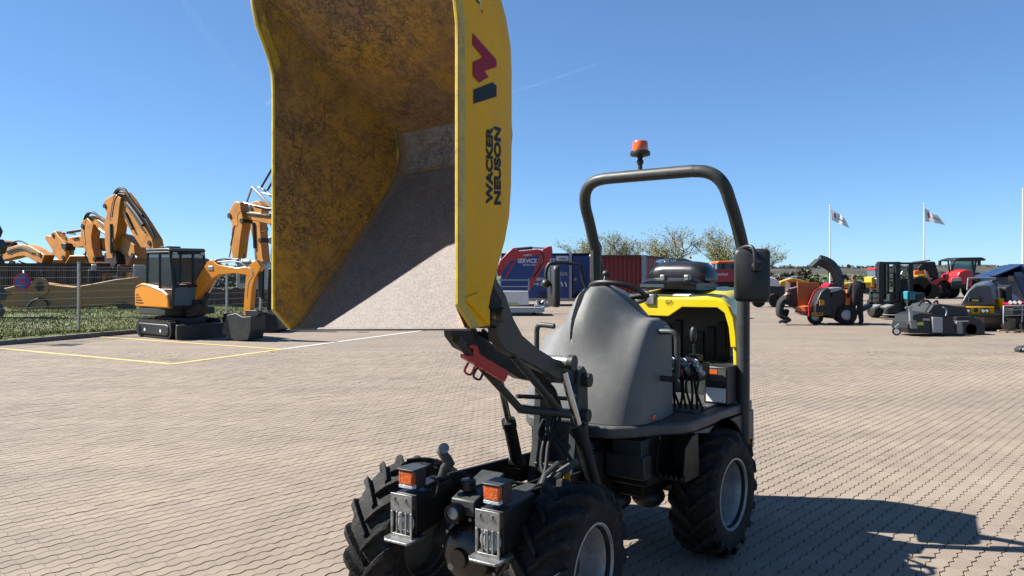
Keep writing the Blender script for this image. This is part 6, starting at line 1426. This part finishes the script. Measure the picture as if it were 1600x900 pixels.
# generator on a pallet
dg_ = 23.3
pa = thing('pallet', 'worn wooden pallet under the generator at the right edge', 'pallet', (P(1590, 519, dg_).x, dg_, 0))
for k in range(3): MB().px(c8([(808, 700+k*.01), (1060, 700), (1060, 710), (808, 710)]), dg_-.35+k*.35, .1).build('board', M_wood, pa)
for k in range(4): x = 815+k*60; MB().px(c8([(x, 710), (x+28, 710), (x+28, 730), (x, 730)]), dg_, .9).build('block', M_wood, pa)
ge = thing('generator', 'portable generator with tubular frame and red parts on the pallet', 'generator', P(1590, 514, dg_))
for pts in ([(845, 690), (845, 532), (1060, 525)], [(850, 600), (1060, 590)], [(975, 690), (978, 530)], [(845, 560), (1060, 552)]):
    for dy in (-.3, .3): tubepx(c8(pts), dg_+dy, .02, 'frame_tube', M_galv, ge)
MB().px(c8([(870, 545), (960, 545), (965, 600), (870, 600)]), dg_, .5).build('alternator', M_blk, ge, bevel=.03); MB().px(c8([(890, 600), (1060, 595), (1060, 690), (890, 690)]), dg_, .45).build('engine', M_gry2, ge, bevel=.04)
MB().px(c8([(868, 510), (1000, 500), (1000, 526), (868, 526)]), dg_, .45).build('fuel_tank', M_decal_rd, ge, bevel=.02)
for x in (895, 925, 960): MB().cyl(P(*c8([(x, 508)])[0], dg_-.24), P(*c8([(x, 506)])[0], dg_-.2), .05, n=12).build('tank_cap', M_wht, ge)
for x in (862, 990): MB().cyl(P(*c8([(x, 670)])[0], dg_-.35), P(*c8([(x, 670)])[0], dg_-.28), .13, n=16).build('wheel', M_rub, ge)
sp_ = P(1598, 546, ground_d(551)); MB().prism([sp_+Vector((-.06, 0, -sp_.z)), sp_+Vector((.3, 0, -sp_.z)), sp_+Vector((.3, 0, .1)), sp_+Vector((-.02, 0, .06)), sp_+Vector((-.08, 0, .0))], (0, .2, 0))
sm = thing('steel_bracket', 'small grey steel bracket lying at the right edge of the paving', 'bracket', (sp_.x, sp_.y, 0))
MB().prism([sp_+Vector((-.06, 0, -sp_.z)), sp_+Vector((.3, 0, -sp_.z)), sp_+Vector((.3, 0, .1)), sp_+Vector((-.02, 0, .06)), sp_+Vector((-.08, 0, .0))], (0, .2, 0)).build('plate', M_gry, sm, bevel=.02)
MB().cyl(sp_+Vector((.02, -.05, 0)), sp_+Vector((.02, .02, 0)), .04, n=12).build('bolt_eye', M_galv, sm)

# tractor facing the camera
M_tglass = glassmat('green_tinted_glass', (.25, .42, .42), .06, .55)
dq = 53.5
tr = thing('red_tractor', 'red tractor with glazed cab facing the camera beyond the roller', 'tractor', (P(1500, 465, dq).x, dq, 0))
MB().px(c8([(475, 320), (490, 290), (530, 275), (570, 280), (580, 320), (575, 400), (480, 395)]), dq-1.2, 1.6).build('bonnet', M_red, tr, bevel=.08)
MB().px(c8([(478, 335), (545, 330), (550, 355), (480, 360)]), dq-2.02, .05).build('headlamp_panel', M_galv, tr, bevel=.02)
MB().px(c8([(480, 360), (548, 355), (560, 400), (478, 400)]), dq-2.02, .05).build('grille', M_blk, tr)
MB().px(c8([(455, 380), (570, 380), (575, 410), (455, 410)]), dq-1.6, .9).build('front_weight', M_gry2, tr, bevel=.04)
MB().px(c8([(450, 205), (500, 192), (640, 190), (672, 205), (660, 215), (455, 215)]), dq, 1.8).build('cab_roof', M_blk, tr, bevel=.05)
for pts in ([(455, 210), (470, 300)], [(655, 210), (640, 300)], [(500, 212), (480, 300)], [(625, 212), (640, 290)]): tubepx(c8(pts), dq-.8, .06, 'cab_pillar', M_blk, tr)
MB().px(c8([(470, 215), (500, 208), (620, 208), (650, 215), (635, 310), (475, 310)]), dq-.6, .05).build('windscreen', M_tglass, tr)
MB().px(c8([(470, 300), (640, 300), (640, 400), (470, 400)]), dq+.3, 1.5).build('cab_body', M_blk, tr, bevel=.05)
for x, w in ((390, 16), (665, 18)):
    MB().px(c8([(x, 212), (x+w, 210), (x+w, 248), (x, 248)]), dq-.7, .15).build('mirror', M_blk, tr, bevel=.02)
tubepx(c8([(400, 215), (455, 215)]), dq-.7, .03, 'mirror_arm', M_blk, tr)
for x, r_, dy, w in ((413, 0.66, -1.0, .24), (475, .55, -.4, .3), (612, .66, -1.0, .22), (395, .9, 1.4, .3), (640, .9, 1.4, .3)):
    c = P(*c8([(x, 400)])[0], dq+dy); c.z = r_; R_ = r_
    w_ = MB().lathe([(R_*.5, -w), (R_*.92, -w), (R_, -w*.7), (R_, w*.7), (R_*.92, w), (R_*.5, w)], c, (1, .15, 0), 24, closed=True).build('tyre', M_rub, tr); MB().lathe([(0, -w*.6), (R_*.52, -w*.6), (R_*.52, w*.6), (0, w*.6)], c, (1, .15, 0), 18).build('rim', M_red, w_)
for x0_, x1_ in ((420, 470), (590, 640)): MB().px(c8([(x0_, 330), (x0_+15, 305), (x1_, 320), (x1_, 345)]), dq-.6, .6).build('mudguard', M_red, tr, bevel=.03)
# red and yellow implement beside it
im = thing('red_loader_tractor', 'red loader tractor with dark cab left of the facing tractor', 'tractor', (P(1445, 463, 52).x, 52, 0)); di = 52
MB().px(c8([(205, 285), (280, 275), (300, 290), (320, 350), (310, 430), (290, 430), (280, 320), (205, 320)]), di, .6).build('loader_frame', M_orr, im, bevel=.03)
MB().px(c8([(205, 260), (240, 225), (320, 220), (345, 300), (345, 340), (300, 330), (270, 280), (205, 290)]), di+.5, 1.6).build('cab', M_gry2, im, bevel=.05)
MB().px(c8([(225, 315), (285, 310), (285, 345), (240, 350)]), di-.4, .5).build('yellow_panel', MATS['plate_yellow'], im, bevel=.02)
MB().px(c8([(320, 360), (370, 335), (440, 335), (440, 345), (390, 355), (340, 410), (318, 412)]), di, .5).build('loader_arm', M_red, im, bevel=.03)
MB().px(c8([(425, 320), (440, 300), (455, 320), (450, 345), (430, 345)]), di, .4).build('red_cover', M_red, im, bevel=.03)
tubepx(c8([(290, 280), (320, 345)]), di-.5, .05, 'ram', M_galv, im); tubepx(c8([(205, 225), (330, 210)]), di, .06, 'light_bar', M_galv, im)
for x, r_ in ((250, .75), (330, .5), (225, .5)): c = P(*c8([(x, 400)])[0], di-.6); c.z = r_; MB().cyl(c-Vector((0, .2, 0)), c+Vector((0, .2, 0)), r_, n=20).build('tyre', M_rub, im)
MB().px(c8([(240, 400), (380, 400), (385, 440), (240, 440)]), di, 1.2).build('axle_frame', M_dirt, im, bevel=.03)
# small white and red digger far behind the standing man
wd = thing('white_red_digger', 'small yellow, white and red digger beside the forklift mast', 'excavator', (P(1365, 458, 60).x, 60, 0))
MB().px(c7([(905, 310), (970, 305), (970, 425), (900, 425)]), 60, 1.6).build('house', M_wht, wd, bevel=.05); MB().px(c7([(900, 370), (970, 370), (970, 425), (900, 425)]), 59.1, .1).build('red_band', M_decal_rd, wd)
MB().px(c7([(870, 300), (910, 290), (905, 410), (868, 405)]), 59.6, 1.2).build('front_panel', MATS['plate_yellow'], wd, bevel=.04); MB().px(c7([(905, 210), (985, 200), (985, 305), (910, 310)]), 60, 1.4).build('cab', M_dglass, wd, bevel=.03)
MB().px(c7([(900, 205), (990, 195), (990, 212), (900, 220)]), 60, 1.5).build('cab_roof', M_red, wd); MB().px(c7([(855, 440), (985, 430), (990, 475), (855, 480)]), 60, 1.8).build('track', M_dirt, wd, bevel=.06)
# low machines behind the chipper
yl = thing('yellow_plough', 'yellow plough blade standing low behind the wood chipper', 'plough', (P(1230, 455, 44).x, 44, 0))
MB().px([(1215, 453), (1217, 440), (1236, 434), (1262, 440), (1262, 452), (1236, 447)], 44, .5).build('blade', mat('plough_yellow', (.62, .34, .01), .45), yl, bevel=.03); MB().px([(1204, 470), (1250, 470), (1250, 452), (1206, 450)], 44.5, .8).build('frame', M_dirt, yl, bevel=.05)
ye = thing('yellow_skip_loader', 'yellow low machine visible between chute and standing man', 'loader', (P(1325, 455, 48).x, 48, 0))
MB().px(c7([(580, 360), (700, 350), (870, 350), (870, 410), (580, 412)]), 48, 1.0).build('body', MATS['plough_yellow'], ye, bevel=.05); MB().px(c7([(590, 385), (680, 382), (680, 400), (590, 402)]), 47.45, .1).build('red_panel', M_orr, ye); MB().px(c7([(590, 410), (860, 410), (860, 475), (590, 475)]), 48.2, .9).build('chassis', M_dirt, ye, bevel=.04)
rk = thing('red_implement', 'dark red farm implement behind the chipper chute', 'implement', (P(1293, 450, 55).x, 55, 0))
MB().px(c7([(390, 400), (430, 360), (500, 380), (530, 420), (390, 425)]), 55, 1.2).build('frame', M_decal_rd, rk, bevel=.05); MB().px(c7([(390, 425), (530, 420), (530, 470), (390, 470)]), 55, 1).build('wheels', M_dirt, rk, bevel=.08)
bt_ = thing('blue_tractor', 'small dark blue tractor far behind the orange flap', 'tractor', (P(1238, 450, 58).x, 58, 0))
MB().px(c7([(0, 300), (60, 295), (80, 310), (80, 345), (0, 345)]), 58, 1.2).build('bonnet', M_blue, bt_, bevel=.05); MB().px(c7([(70, 285), (130, 290), (130, 340), (70, 340)]), 58.3, 1.2).build('cab', M_dglass, bt_, bevel=.03); MB().px(c7([(-10, 345), (130, 340), (130, 420), (-10, 420)]), 58, 1.1).build('wheels', M_dirt, bt_, bevel=.1)
wc_ = thing('white_car', 'white car nose showing beside the dumper mirror', 'car', (P(1208, 460, 40).x, 40, 0))
MB().loft([P(x, y, 39.2) for x, y in ((1180, 446), (1180, 434), (1195, 431), (1210, 434), (1218, 440), (1220, 448))], [P(x, y, 40.9) for x, y in ((1180, 447), (1180, 434), (1195, 431), (1210, 434), (1218, 440), (1220, 448))]).build('body', M_wht, wc_, bevel=.06)
MB().px([(1180, 458), (1180, 447), (1221, 447), (1221, 458)], 40, 1.6).build('bumper', M_blk, wc_, bevel=.05)
for x in (1185, 1212): c = P(x, 465, 39.3); c.z = .33; MB().cyl(c-Vector((0, .12, 0)), c+Vector((0, .12, 0)), .33, n=18).build('wheel', M_rub, wc_)
pr = thing('orange_chipper', 'second orange machine panel standing behind the chipper flap', 'machine', (P(1245, 480, 33).x, 33, 0))
MB().px(c7([(0, 345), (150, 340), (200, 360), (200, 420), (40, 470), (0, 500)]), 33, .6).build('panel', M_rustc, pr, bevel=.03); MB().px(c7([(0, 340), (150, 335), (152, 350), (0, 358)]), 32.68, .05).build('top_edge', M_orr, pr); MB().px(c7([(0, 490), (150, 460), (150, 590), (0, 600)]), 33.2, .8).build('chassis', M_dirt, pr, bevel=.05)

# faint vapour trails high in the sky
def trail(label, pts, d, w, alpha, seed):
    m = bpy.data.materials.new('vapour_%d' % seed); m.use_nodes = True; nt = m.node_tree; nt.nodes.clear(); N, L = nt.nodes.new, nt.links.new
    tc_ = N('ShaderNodeTexCoord'); n = N('ShaderNodeTexNoise'); n.inputs['Scale'].default_value = .012; n.inputs['Detail'].default_value = 6; L(tc_.outputs['Object'], n.inputs['Vector'])
    mr = N('ShaderNodeMapRange'); mr.inputs[1].default_value = .3; mr.inputs[2].default_value = .7; mr.inputs[3].default_value = alpha*.3; mr.inputs[4].default_value = alpha; L(n.outputs['Fac'], mr.inputs[0])
    tp = N('ShaderNodeBsdfTransparent'); df = N('ShaderNodeBsdfTranslucent'); df.inputs[0].default_value = (.9, .9, .9, 1); mx = N('ShaderNodeMixShader'); L(mr.outputs[0], mx.inputs[0]); L(tp.outputs[0], mx.inputs[1]); L(df.outputs[0], mx.inputs[2]); o_ = N('ShaderNodeOutputMaterial'); L(mx.outputs[0], o_.inputs[0])
    q = [P(x, y, d) for x, y in pts]; o = MB().tube(catmull(q, 8), [w*(.4+.6*min(1, k/6)) for k in range((len(q)-1)*8+1)], 8).build('vapour_trail', m, None, smooth=60); o['kind'] = 'stuff'; o.visible_shadow = True
    tag(o, label, 'cloud')
trail('faint white vapour trail right of the skip', [(940, 97), (880, 118), (830, 135), (770, 152)], 4500, 7, .016, 1)
trail('broad faded vapour trail in the upper left sky', [(270, -30), (320, 50), (370, 110), (420, 160)], 4500, 26, .02, 2)
